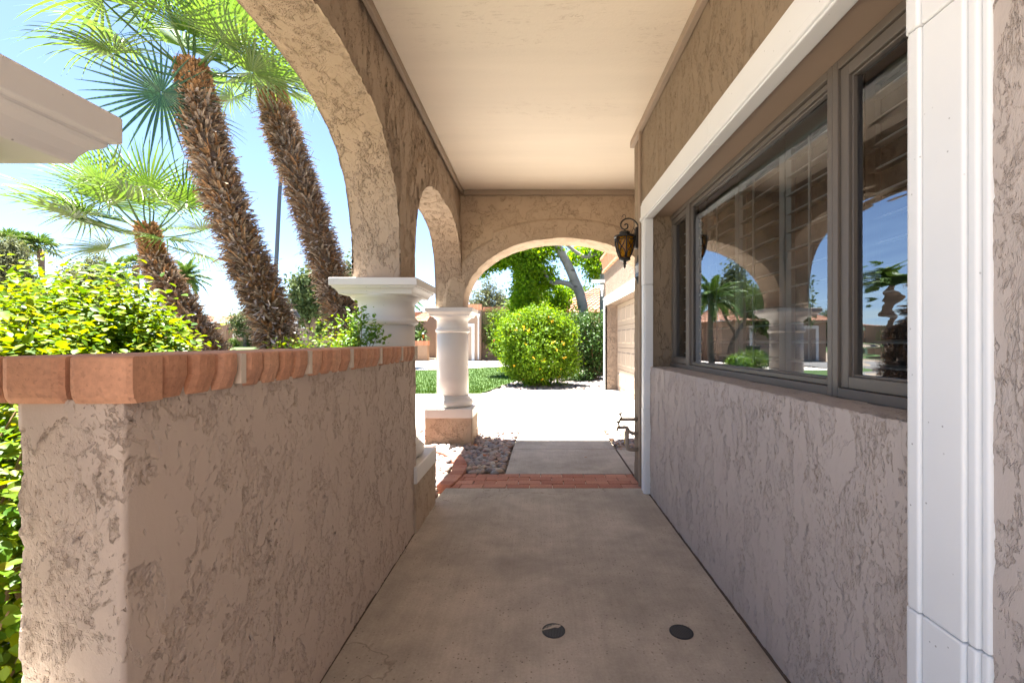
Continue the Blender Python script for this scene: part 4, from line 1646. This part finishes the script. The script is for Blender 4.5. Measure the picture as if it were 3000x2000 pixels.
# fallen leaves
for i, (x, y, z) in enumerate([(.52, 4.95, .004), (-.55, 4.75, .06), (-.72, 5.25, .06), (-.1, 6.25, .006), (1.2, 8.6, .002), (.15, 7.3, .002), (-2.4, 13.5, .05), (-3.0, 16.2, .05)]):
    labs = ['small reddish fallen leaf on the shaded walkway slab', 'orange dead leaf lying on the river rocks near the brick band', 'orange dead leaf on the river rocks near the far column', 'pale dead leaf on the sunlit end of the walkway',
            'dead leaf on the driveway before the garage door', 'dead leaf in the middle of the white driveway', 'tan dead leaf on the near part of the lawn', 'tan dead leaf on the far part of the lawn']
    P = np.array([[x, y, z]])
    s = .07 if y < 10 else .16
    V, F = place_leaves(P, np.array([[.3, -.2, 1.0]]), np.array([[R.uniform(-1, 1), R.uniform(-1, 1), .1]]), np.array([s]), OVATE)
    tag(np_mesh('fallen_leaf', V, F, M['dead_leaf']), labs[i], 'leaf', 'fallen leaves on the ground')

# ------------------------------------------------------------------ neighbouring houses
def tile_roof(mb, e0, e1, r0, r1, rows=10, cols=24, lift=.05):
    """barrel tiles between eave e0-e1 and ridge r0-r1"""
    e0, e1, r0, r1 = map(Vector, (e0, e1, r0, r1))
    nrm = (e1 - e0).cross(r0 - e0).normalized()
    if nrm.z < 0:
        nrm = -nrm
    for i in range(rows):
        for j in range(cols):
            a, b = i / rows, (i + 1.08) / rows
            u, v = j / cols, (j + 1) / cols
            um = (u + v) / 2
            vs = []
            for t, k in ((a, .0), (b, .0)):
                L_ = e0.lerp(r0, t)
                R_ = e1.lerp(r1, t)
                sh_ = nrm * (lift * (.5 if t == a else 0.1))
                for w, h in ((u, 0), (u + (v - u) * .2, .75), (um, 1), (v - (v - u) * .2, .75), (v, 0)):
                    vs.append(L_.lerp(R_, w) + nrm * lift * h + sh_)
            o = len(mb.v)
            mb.v += [tuple(p) for p in vs]
            for k in range(4):
                mb.f.append((o + k, o + k + 1, o + k + 6, o + k + 5))
            mb.f.append((o, o + 1, o + 2, o + 3, o + 4))


def garage_face(hs, x0, x1, y, z0, z1, wtrim=.18):
    mb = MB()
    mb.box(x0 - wtrim, x0, y - .05, y + .02, z0, z1)
    mb.box(x1, x1 + wtrim, y - .05, y + .02, z0, z1)
    mb.box(x0 - wtrim, x1 + wtrim, y - .055, y + .02, z1, z1 + .2)
    mb.build('door_trim', M['white'], hs)
    mb = MB()
    k = 5
    for i in range(k):
        a = z0 + (z1 - z0) * i / k
        mb.box(x0, x1, y - .02, y + .01, a, a + (z1 - z0) / k - .025)
    mb.box(x0, x1, y - .005, y + .012, z0, z1)
    mb.build('garage_door', M['garage_door'], hs)


# house across the lawn
hs = thing('neighbour_house', 'neighbouring stucco house with brick parapet and vine covered wall across the lawn', 'house', (-5, 31, 0))
mb = MB()
mb.box(-6.6, -3.67, 30.0, 38, -.1, 3.35)
mb.box(-3.67, 3.2, 31.2, 38, -.1, 3.35)
mb.box(-13.5, -6.6, 37.9, 44, -.1, 3.3)
mb.build('wall', M['stucco_far_house'], hs)
mb = MB()
for x in np.arange(-6.6, -3.68, .10):
    mb.add([(x + .004, 29.96, 3.35), (x + .096, 29.96, 3.35), (x + .096, 30.3, 3.35), (x + .004, 30.3, 3.35), (x + .004, 29.88, 3.72), (x + .096, 29.88, 3.72), (x + .096, 30.3, 3.72), (x + .004, 30.3, 3.72)],
           [(0, 3, 2, 1), (4, 5, 6, 7), (0, 1, 5, 4), (1, 2, 6, 5), (2, 3, 7, 6), (3, 0, 4, 7)])
mb.build('brick_parapet', M['brick'], hs)
mb = MB()
for x in np.arange(-3.66, 3.1, .10):
    mb.box(x + .004, x + .096, 31.1, 31.5, 3.35, 3.62)
mb.build('brick_parapet', M['brick'], hs)
mb = MB()
for x in np.arange(-13.5, -6.7, .10):
    mb.box(x + .004, x + .096, 37.8, 38.2, 3.3, 3.75)
mb.build('brick_parapet', M['brick'], hs)
garage_face(hs, -6.3, -4.25, 30.0, .0, 2.25)
mb = MB()
mb.tube([(-3.80, 29.93, 2.95), (-3.80, 29.93, .1)], .05, 8)
mb.lathe([(.05, 2.8), (.11, 2.95), (.12, 3.1), (.05, 3.12)], (-3.80, 29.93), 10)
mb.build('downspout', M['white'], hs)
mb = MB()
mb.box(-3.3, -2.95, 31.05, 31.21, .35, .85)
mb.build('utility_box', M['garage_door'], hs, bevel=.01)
mb = MB()
tile_roof(mb, (-9.6, 34.2, 2.75), (-8.2, 34.2, 2.75), (-8.7, 36, 3.6), (-8.2, 36, 3.6), 6, 8, .06)
tile_roof(mb, (-9.6, 37.0, 2.75), (-9.6, 34.2, 2.75), (-8.7, 37, 3.6), (-8.7, 36, 3.6), 6, 12, .06)
mb.build('entry_roof', M['tile'], hs)
wd = MB()
wd.box(-10.75, -10.6, 37.8, 37.95, .5, 2.3)
wd.box(-9.75, -9.6, 37.8, 37.95, .5, 2.3)
wd.box(-10.75, -9.6, 37.79, 37.95, 2.3, 2.45)
w_ = wd.build('window', M['white'], hs)
mb = MB()
mb.box(-10.6, -9.75, 37.86, 37.89, .5, 2.3)
mb.build('pane', M['glass_dark'], w_)

vn = thing('wall_vine', 'dense flowering vine climbing the wall of the neighbouring house', 'vine', (-2.4, 31.0, 0))
bl = [(-2.6, 30.9, 2.0, 1.0, .45, 1.45), (-1.6, 30.8, 2.4, 1.2, .5, 1.1), (-2.2, 30.8, 1.2, .75, .4, .85), (-.4, 30.8, 2.2, 1.2, .5, 1.2), (.8, 30.8, 1.8, 1.0, .5, 1.5)]
leaf_mesh('foliage', bl, 15000, .15, M['vine'], vn, DIAM, 20, .17, .6, .4, .8)
mb = MB()
stems(mb, (-2.1, 30.9, 0), bl, 18, .04)
mb.build('stem', M['twig'], vn)
vn = thing('wall_vine', 'narrow dark vine beside the entry window of the neighbouring house', 'vine', (-8.9, 34.4, 0))
leaf_mesh('foliage', [(-8.75, 34.3, 1.5, .35, .3, 1.2)], 2600, .14, M['hedge'], vn, DIAM, 16, .13, .7, .4, .8)
mb = MB()
mb.tube([(-8.75, 34.3, -.05), (-8.75, 34.3, 2.2)], .04, 6)
mb.build('stem', M['twig'], vn)

# entry wall with two gate posts and lanterns
ew = thing('entry_wall', 'low stucco entry wall with brick coping before the neighbouring house', 'garden wall', (-9, 32.6, 0))
mb = MB()
mb.box(-11.8, -8.0, 32.6, 32.85, -.1, .95)
mb.build('wall_body', M['stucco_far_house'], ew)
mb = MB()
for x in np.arange(-11.8, -8.05, .12):
    mb.box(x + .005, x + .115, 32.55, 32.9, .95, 1.06)
mb.build('brick_coping', M['brick'], ew)
for x0, lab, lab2 in ((-8.35, 'right gate post with brick top before the neighbouring house', 'small lantern on the right gate post'), (-9.1, 'left gate post with brick top before the neighbouring house', 'small lantern on the left gate post')):
    gp = thing('gate_post', lab, 'gate post', (x0, 32.3, 0), 'gate posts of the neighbouring house')
    mb = MB()
    mb.box(x0, x0 + .7, 32.0, 32.55, -.1, 1.0)
    mb.build('post_body', M['stucco_far_house'], gp)
    mb = MB()
    for k in range(7):
        mb.box(x0 - .04 + k * .112 + .004, x0 - .04 + (k + 1) * .112 - .004, 31.96, 32.59, 1.0, 1.33)
    mb.build('brick_top', M['brick'], gp)
    pl = thing('post_lantern', lab2, 'lantern', (x0 + .35, 32.3, 1.33), 'lanterns on the gate posts')
    mb = MB()
    cx_ = x0 + .35
    mb.lathe([(.10, 1.335), (.10, 1.36), (.03, 1.38), (.03, 1.46), (.09, 1.48), (.09, 1.5)], (cx_, 32.3), 10)
    for k in range(4):
        a = PI / 4 + k * PI / 2
        mb.tube([(cx_ + .085 * math.cos(a), 32.3 + .085 * math.sin(a), 1.5), (cx_ + .12 * math.cos(a), 32.3 + .12 * math.sin(a), 1.78)], .012, 5)
    mb.lathe([(.17, 1.78), (.15, 1.82), (.06, 1.90), (.02, 1.93), (.03, 1.95), (.008, 1.99)], (cx_, 32.3), 10)
    mb.build('frame', M['iron'], pl)
    mb = MB()
    mb.lathe([(.07, 1.5), (.10, 1.78)], (cx_, 32.3), 8)
    mb.build('lamp_glass', M['amber'], pl)

# tile roofed house behind the poplar
hs = thing('tiled_house', 'house with clay barrel tile roof behind the pale trunks', 'house', (5, 23, 0))
mb = MB()
mb.box(1.25, 9, 22.6, 30, -.1, 2.62)
mb.build('wall', simple('olive_wall', (.33, .27, .17), .85, var=.1), hs)
mb = MB()
tile_roof(mb, (.55, 22.05, 2.62), (9, 22.05, 2.62), (3.2, 25.0, 4.15), (9, 25.0, 4.15), 11, 34, .07)
tile_roof(mb, (.55, 29, 2.62), (.55, 22.05, 2.62), (3.2, 29, 4.15), (3.2, 25.0, 4.15), 11, 26, .07)
mb.build('roof', M['tile'], hs)
mb = MB()
for k in range(22):
    mb.box(1.3 + k * .42, 1.38 + k * .42, 22.15, 22.6, 2.42, 2.58)
mb.box(.65, 9, 22.12, 22.15, 2.44, 2.60)
mb.build('rafter', M['bark'], hs)

# ------------------------------------------------------------------ left side: street furniture, far houses
lp = thing('lamp_post', 'black garden lamp post with a domed lantern behind the tallest palm', 'lamp post', (-5.8, 10.8, 0))
X0, Y0 = PX(669, 10.8), 10.8
mb = MB()
mb.lathe([(.09, 0), (.09, .1), (.05, .18), (.04, .3), (.035, 1.15), (.06, 1.2), (.06, 1.24)], (X0, Y0), 14)
mb.build('post', M['iron'], lp, smooth=False)
mb = MB()
mb.lathe([(.20, 1.82), (.205, 1.835), (.19, 1.85), (.17, 1.90), (.155, 1.905), (.135, 1.96), (.10, 2.0), (.05, 2.03), (.03, 2.04), (.035, 2.07), (.02, 2.09), (.035, 2.12), (.015, 2.14), (.02, 2.17), (.004, 2.21)], (X0, Y0), 22)
mb.build('dome', M['iron'], lp)
mb = MB()
for k in range(6):
    a = k * PI / 3
    mb.tube([(X0 + .185 * math.cos(a), Y0 + .185 * math.sin(a), 1.83), (X0 + .15 * math.cos(a), Y0 + .15 * math.sin(a), 1.55), (X0 + .05 * math.cos(a), Y0 + .05 * math.sin(a), 1.22)], .009, 5)
mb.build('lamp_frame', M['iron'], lp)
mb = MB()
mb.lathe([(.05, 1.25), (.11, 1.45), (.13, 1.6), (.14, 1.82)], (X0, Y0), 16)
o = mb.build('lamp_glass', simple('frosted_glass', (.75, .76, .78), .2), lp, smooth=True)

pYY = 14.0
mb = MB()
mb.tube([(PX(617, pYY), pYY, -.05), (PX(630, pYY), pYY, PZ(695, pYY)), (PX(642, pYY), pYY, PZ(450, pYY)), (PX(648, pYY), pYY, PZ(350, pYY))], [.07, .062, .055, .05], 12)
o = mb.build('street_pole', simple('pole_paint', (.06, .075, .095), .5, .2), smooth=True)
tag(o, 'slim dark grey pole standing between the two tall palms', 'pole')

# house across the street
z0 = .75
hs = thing('street_house', 'beige stucco house with red tile roofs across the street behind the palms', 'house', (-34, 52, z0))
YH = 52
mb = MB()
ax, bx_, cx_, dx_ = PX(425, YH), PX(487, YH), PX(519, YH), PX(640, YH)
mb.box(ax, cx_, YH, YH + 8, z0 - .3, PZ(741, YH))
mb.box(ax, bx_, YH - 4, YH, z0 - .3, PZ(745, YH))
mb.box(cx_, dx_, YH + .6, YH + 8, z0 - .3, PZ(759, YH))
mb.build('wall', M['stucco_far_house'], hs)
mb = MB()
tile_roof(mb, (ax, YH - .5, PZ(741, YH)), (cx_ + .4, YH - .5, PZ(741, YH)), (ax, YH + 4, PZ(722, YH)), (cx_ + .2, YH + 4, PZ(722, YH)), 9, 26, .1)
tile_roof(mb, (cx_ - .0, YH + .1, PZ(760, YH)), (dx_ + .3, YH + .1, PZ(760, YH)), (cx_ - .0, YH + 5, PZ(724, YH)), (dx_ + .3, YH + 5, PZ(724, YH)), 10, 30, .1)
tile_roof(mb, (bx_ - 1.6, YH - 4.1, PZ(745, YH)), (bx_ + .9, YH - .3, PZ(757, YH)), (bx_ - 2.4, YH - 2.5, PZ(742, YH)), (bx_ - .6, YH, PZ(741, YH)), 5, 10, .1)
mb.build('roof', M['tile'], hs)
garage_face(hs, PX(530, YH), PX(565, YH), YH + .6, z0, PZ(770, YH))
garage_face(hs, PX(455, YH - 4), PX(472, YH - 4), YH - 4, z0, PZ(766, YH))
mb = MB()
mb.box(PX(500, YH), PX(505, YH), YH - .05, YH + .02, z0, PZ(768, YH))
mb.build('doorway', M['dark'], hs)
yw = thing('yard_wall', 'low brick topped yard wall before the house across the street', 'garden wall', (-31, 47.5, z0))
mb = MB()
mb.box(PX(470, 47.5), PX(620, 47.5), 47.5, 47.8, z0 - .4, PZ(784, 47.5) + .02)
mb.build('wall_body', M['stucco_far_house'], yw)
mb = MB()
mb.box(PX(522, 47.5), PX(620, 47.5), 47.45, 47.85, PZ(784, 47.5) + .025, PZ(781, 47.5))
mb.build('brick_coping', M['brick'], yw)
for px, w, lab in ((537, 1.0, 'small round clipped bush left of the olive trunk across the street'), (581, 1.6, 'dark clipped bush right of the olive trunk across the street')):
    cb = thing('clipped_bush', lab, 'bush', (PX(px, 46.5), 46.5, z0), 'clipped bushes across the street')
    leaf_mesh('foliage', [(PX(px, 46.5), 46.5, z0 + .35, w * .5, w * .4, .45)], 1600, .12, M['vine'] if px < 560 else M['hedge'], cb, DIAM, 14, .08, .5, .6, .7)
    mb = MB()
    mb.tube([(PX(px, 46.5), 46.5, z0 - .1), (PX(px, 46.5), 46.5, z0 + .4)], .04, 6)
    mb.build('stem', M['twig'], cb)


def qtree(label, Y, px, ybase, ytop, wpx, leaf, n, size, cat='tree', name='olive_tree', bark=None, lean=0, group=None, hollow=.75, tz=None, split=.35):
    """tree placed by picture column; trunk with three limbs, crown of several blobs"""
    X = PX(px, Y)
    zb = (G(X, Y) if ybase is None else PZ(ybase, Y)) - .1
    zt = PZ(ytop, Y)
    w = wpx * Y / S
    h = zt - zb
    rr = random.Random(int(px * 7 + Y))
    fork = Vector((X + lean, Y, zb + h * split))
    limbs = [([(X, Y, zb), (X + lean * .4, Y, zb + h * split * .5), tuple(fork)], (.05 * h, .035 * h))]
    bl = []
    for k in range(7):
        a = k / 7 * 2 * PI + rr.uniform(-.3, .3)
        rad = w * rr.uniform(.22, .36)
        c = Vector((X + lean + math.cos(a) * w * .27, Y + math.sin(a) * w * .25, zb + h * rr.uniform(.5, .82)))
        bl.append((c.x, c.y, c.z, rad, rad, min(rad * .8, h * .25)))
        if k % 2 == 0:
            limbs.append(([tuple(fork), tuple(fork.lerp(c, .5) + Vector((rr.uniform(-.1, .1) * w, 0, .02 * h))), tuple(c)], (.026 * h, .008 * h)))
    bl.append((X + lean, Y, zb + h * .84, w * .3, w * .3, h * .16))
    return trunk_tree(name, label, cat, (X, Y, 0), limbs, bl, int(n * 1.3), size * 1.55, leaf, bark or M['bark'], 18, size * 1.7, hollow, DIAM, .2, group)


qtree('grey green olive tree with dark forked trunk across the street', 46, 563, 797, 713, 62, M['olive'], 4200, .15)
qtree('wide grey green olive tree at the far left edge above the shrub', 38, 18, None, 550, 74, M['olive'], 8000, .2)
qtree('loose grey green tree right of the thin far palm', 42, 168, None, 612, 85, M['olive'], 4200, .2)
qtree('bushy grey green tree left of the short fan palm', 40, 225, None, 584, 80, M['olive'], 6000, .2)
qtree('low grey green tree under the thin far palm', 44, 62, None, 625, 70, M['olive'], 4500, .2)
qtree('airy mesquite tree behind the domed lamp post', 24, 715, None, 620, 90, M['pine'], 7000, .15, name='mesquite_tree')
qtree('dense green tree behind the middle palm trunk', 30, 752, None, 668, 95, M['vine'], 7000, .2, name='broadleaf_tree')
qtree('thin tree seen between the middle palm and the first column', 33, 803, None, 598, 55, M['pine'], 3500, .18, name='mesquite_tree')
for px, yt, w, lab in ((1098, 662, 40, 'short thin leaved tree left of two others above the neighbouring roof'), (1122, 636, 36, 'tallest thin leaved tree above the neighbouring roof'), (1147, 660, 34, 'thin leaved tree right of two others above the neighbouring roof')):
    qtree(lab, 60, px, None, yt, w, M['olive'], 1700, .21, name='poplar_tree', group='thin trees above the neighbouring roof', split=.5)
qtree('dark rounded tree beyond the poplar and the tiled roof', 40, 1330, None, 660, 120, M['vine'], 6000, .25, name='broadleaf_tree')
qtree('round green tree behind the hanging poplar branch', 36, 1215, None, 655, 80, M['vine'], 5000, .24, name='broadleaf_tree')


# far palms with feather or fan fronds
def feather(name, L=2.2, seed=0, droop=.55, leaf=.42, n=34):
    r = random.Random(seed)
    mb = MB()
    pts_ = []
    for i in range(9):
        t = i / 8
        pts_.append(Vector((0, L * (t - .18 * droop * t ** 3), L * (.30 * t - droop * t * t))))
    mb.tube(pts_, [.03 * L / 2.2 * (1 - .85 * i / 8) for i in range(9)], 5)
    for s in (-1, 1):
        for i in range(n):
            t = .12 + .88 * i / n
            q = t * 8
            a = min(7, int(q))
            p = pts_[a].lerp(pts_[a + 1], q - a)
            d = (pts_[a + 1] - pts_[a]).normalized()
            ln = leaf * L / 2.2 * math.sin(PI * (.12 + .82 * t)) ** .7 * r.uniform(.85, 1.1)
            v = (Vector((s, 0, 0)) * .8 + d * .65 + Vector((0, 0, r.uniform(-.45, .1)))).normalized()
            e = p + v * ln + Vector((0, 0, -.25 * ln))
            m = p + v * ln * .5
            w = d * .05 * L / 2.2
            mb.add([p - w * .6, p + w * .6, m + w, m - w, e], [(0, 1, 2, 3), (3, 2, 4)])
    me = bpy.data.meshes.new(name)
    me.from_pydata(mb.v, [], mb.f)
    me.update()
    me.materials.append(M['palm_far'])
    return me


FEATHER = [feather('frond', seed=i, droop=.45 + .15 * i) for i in range(3)]


FARFAN = [fan_frond('frond', 70 + i, pet=.45, L=.65, nseg=14, spread=230, droop=.35, cone=.15, mtl=M['palm_far'], join=.6) for i in range(2)]


def far_palm(label, Y, px, yhead, rpx, kind, n, tr=.16, name='palm_tree', zb=None, X=None, zh=None, Lm=None, group=None):
    X = PX(px, Y) if X is None else X
    zh = PZ(yhead, Y) if zh is None else zh
    zb = G(X, Y) - .1 if zb is None else zb
    Lm = rpx * Y / S if Lm is None else Lm
    root = thing(name, label, 'palm tree', (X, Y, 0), group)
    mb = MB()
    P = [(X, Y, zb), (X + .03 * zh, Y, zb + (zh - zb) * .5), (X + .02, Y, zh)]
    mb.tube(smooth_path(P, 5), [tr * 1.15] * 5 + [tr] * 3 + [tr * 1.1, tr * 1.35, tr * .9], 10)
    mb.build('trunk', M['bark'], root, smooth=True)
    r = random.Random(int(Y * 31 + (px or 0)))
    for i in range(n):
        az = 2 * PI * (i * .382 + r.uniform(-.03, .03))
        el = math.radians(75 - 95 * (i / max(1, n - 1)) ** .8 + r.uniform(-6, 6))
        d = Vector((math.cos(az) * math.cos(el), math.sin(az) * math.cos(el), math.sin(el)))
        upv = Vector((0, 0, 1)) if el < 1.2 else Vector((-math.cos(az), -math.sin(az), .2))
        if kind == 'feather':
            put_frond(FEATHER[i % 3], root, Vector((X, Y, zh)), d, upv, Lm / 2.2)
        else:
            put_frond(FARFAN[i % 2], root, Vector((X, Y, zh)), d, upv, Lm / 1.1)
    return root


far_palm('thin far fan palm standing alone at left above the shrub', 45, 92, 572, 46, 'fan', 18, .22)
far_palm('far fan palm poking out of the olive tree at the left edge', 42, 18, 556, 40, 'fan', 14, .22)
far_palm('far fan palm hidden in the right side of the olive tree', 44, 54, 560, 38, 'fan', 14, .22)
far_palm('arching feather palm left of the short fan palm trunk', 36, 262, 632, 52, 'feather', 22, .22)
far_palm('far fan palm partly hidden behind the short fan palm trunk', 42, 310, 610, 34, 'fan', 16, .22)
far_palm('bright feather palm right of the short fan palm trunk', 34, 425, 640, 58, 'feather', 34, .16)
far_palm('tiny feather palm by the gate posts of the neighbouring house', 33.5, 965, 775, 26, 'feather', 16, .07)

# things seen mainly as reflections in the window: yard on the left with its own house, queen palm and tree
far_palm('queen palm behind the first column', 22, None, None, None, 'feather', 26, .13, X=-7.0, zh=3.3, Lm=1.7)
hs = thing('corner_house', 'low stucco house with red tile roof behind the first column', 'house', (-11, 28, 0))
mb = MB()
mb.box(-17.5, -10.6, 29.0, 36, -.1, 2.6)
mb.build('wall', M['stucco_far_house'], hs)
mb = MB()
tile_roof(mb, (-18, 28.4, 2.55), (-10.2, 28.4, 2.55), (-16.5, 32.0, 3.7), (-11.6, 32, 3.7), 9, 30, .08)
tile_roof(mb, (-10.2, 28.4, 2.55), (-10.2, 35.5, 2.55), (-11.6, 32, 3.7), (-11.6, 32.2, 3.7), 9, 24, .08)
mb.build('roof', M['tile'], hs)
garage_face(hs, -16.8, -12.6, 29.0, 0, 2.1)
for X, Y, w, h, lab, m_ in ((-8.1, 20.6, .8, .9, 'round clipped bush on the far rocks behind the first column', M['vine']), (-7.3, 20.0, .5, .6, 'small spiky shrub on the far rocks behind the first column', M['bush_fine']), (-9.0, 21.6, .6, .8, 'dark bush by the mesquite trunk behind the first column', M['hedge'])):
    cb = thing('clipped_bush', lab, 'bush', (X, Y, 0))
    leaf_mesh('foliage', [(X, Y, h * .45, w, w * .8, h * .55)], 2200, .10, m_, cb, DIAM, 14, .07, .5, .6, .7)
    mb = MB()
    mb.tube([(X, Y, -.1), (X, Y, h * .5)], .04, 6)
    mb.build('stem', M['twig'], cb)
trunk_tree('mesquite_tree', 'spreading mesquite tree with thin limbs behind the first column', 'tree', (-8.7, 23.5, 0),
           [([(-8.7, 23.5, -.1), (-8.6, 23.5, .8), (-8.9, 23.5, 1.6)], (.16, .12)), ([(-8.9, 23.5, 1.6), (-9.4, 23.4, 2.6), (-9.8, 23.5, 3.6)], (.09, .03)), ([(-8.9, 23.5, 1.6), (-8.3, 23.7, 2.8), (-7.9, 23.5, 3.9)], (.09, .03)), ([(-8.65, 23.5, 1.1), (-9.1, 23.0, 2.3), (-8.8, 22.6, 3.9)], (.08, .02))],
           [(-9.8, 23.5, 3.4, 1.0, .9, .8), (-8.7, 23.3, 3.9, 1.1, .9, .7), (-7.9, 23.5, 3.6, .9, .8, .8), (-9.2, 23.4, 2.8, .8, .7, .6), (-10.4, 23.4, 2.7, .6, .6, .5)], 6500, .13, M['pine'], M['bark'], 16, .2, .85, LANCE, .2)
bn = thing('wheelie_bin', 'dark green wheeled bin before the corner house garage', 'bin', (-12.1, 27.9, 0))
mb = MB()
mb.loft_rect([(.22, .25, .05), (.29, .33, .95)], (-12.1, 27.9))
mb.build('body', M['bin'], bn, bevel=.02)
mb = MB()
mb.box(-12.42, -11.78, 27.54, 28.27, .952, 1.02)
mb.build('lid', M['bin'], bn, bevel=.02)
mb = MB()
for s in (-.26, .26):
    mb.tube([(-12.1 + s - .04, 28.2, .1), (-12.1 + s + .04, 28.2, .1)], .1, 12)
mb.build('wheel', M['plastic_black'], bn)

# ------------------------------------------------------------------ light, sky, camera
el = math.radians(75)
tosun = Vector((-.20, .135, 1)).normalized()
el = math.asin(tosun.z)
rot = math.atan2(tosun.x, tosun.y)
w = bpy.data.worlds.new('World')
sc.world = w
w.use_nodes = True
nt = w.node_tree
nt.nodes.clear()
sky = nt.nodes.new('ShaderNodeTexSky')
sky.sky_type = 'NISHITA'
sky.sun_disc = False
sky.sun_elevation = el
sky.sun_rotation = rot
sky.air_density = .65
sky.dust_density = .4
sky.ozone_density = 2.0
bg = nt.nodes.new('ShaderNodeBackground')
bg.inputs[1].default_value = .05
ow = nt.nodes.new('ShaderNodeOutputWorld')
nt.links.new(sky.outputs[0], bg.inputs[0])
nt.links.new(bg.outputs[0], ow.inputs[0])
sl = bpy.data.lights.new('sun', 'SUN')
sl.energy = 5.0
sl.angle = math.radians(.53)
sl.color = (1.0, .95, .87)
so = bpy.data.objects.new('sun', sl)
COL.objects.link(so)
so.rotation_euler = tosun.to_track_quat('Z', 'Y').to_euler()
so.location = (0, 0, 30)

cam = bpy.data.cameras.new('camera')
cam.sensor_width = 36
cam.lens = S / 2352 * 36
cam.shift_x = -(VX - 1176) / 2352
cam.shift_y = (VY - 784) / 2352
cam.clip_start = .05
cam.clip_end = 2000
co = bpy.data.objects.new('camera', cam)
COL.objects.link(co)
co.location = (0, 0, H)
co.rotation_euler = (PI / 2, 0, 0)
sc.camera = co

sc.view_settings.view_transform = 'Standard'
sc.view_settings.look = 'None'
sc.view_settings.exposure = 3.1
sc.view_settings.gamma = 1
sc.render.engine = 'CYCLES'
cy = sc.cycles
cy.max_bounces = 14
cy.diffuse_bounces = 6
cy.glossy_bounces = 5
cy.transmission_bounces = 8
cy.transparent_max_bounces = 16
cy.sample_clamp_indirect = 6
cy.caustics_reflective = False
cy.use_denoising = True
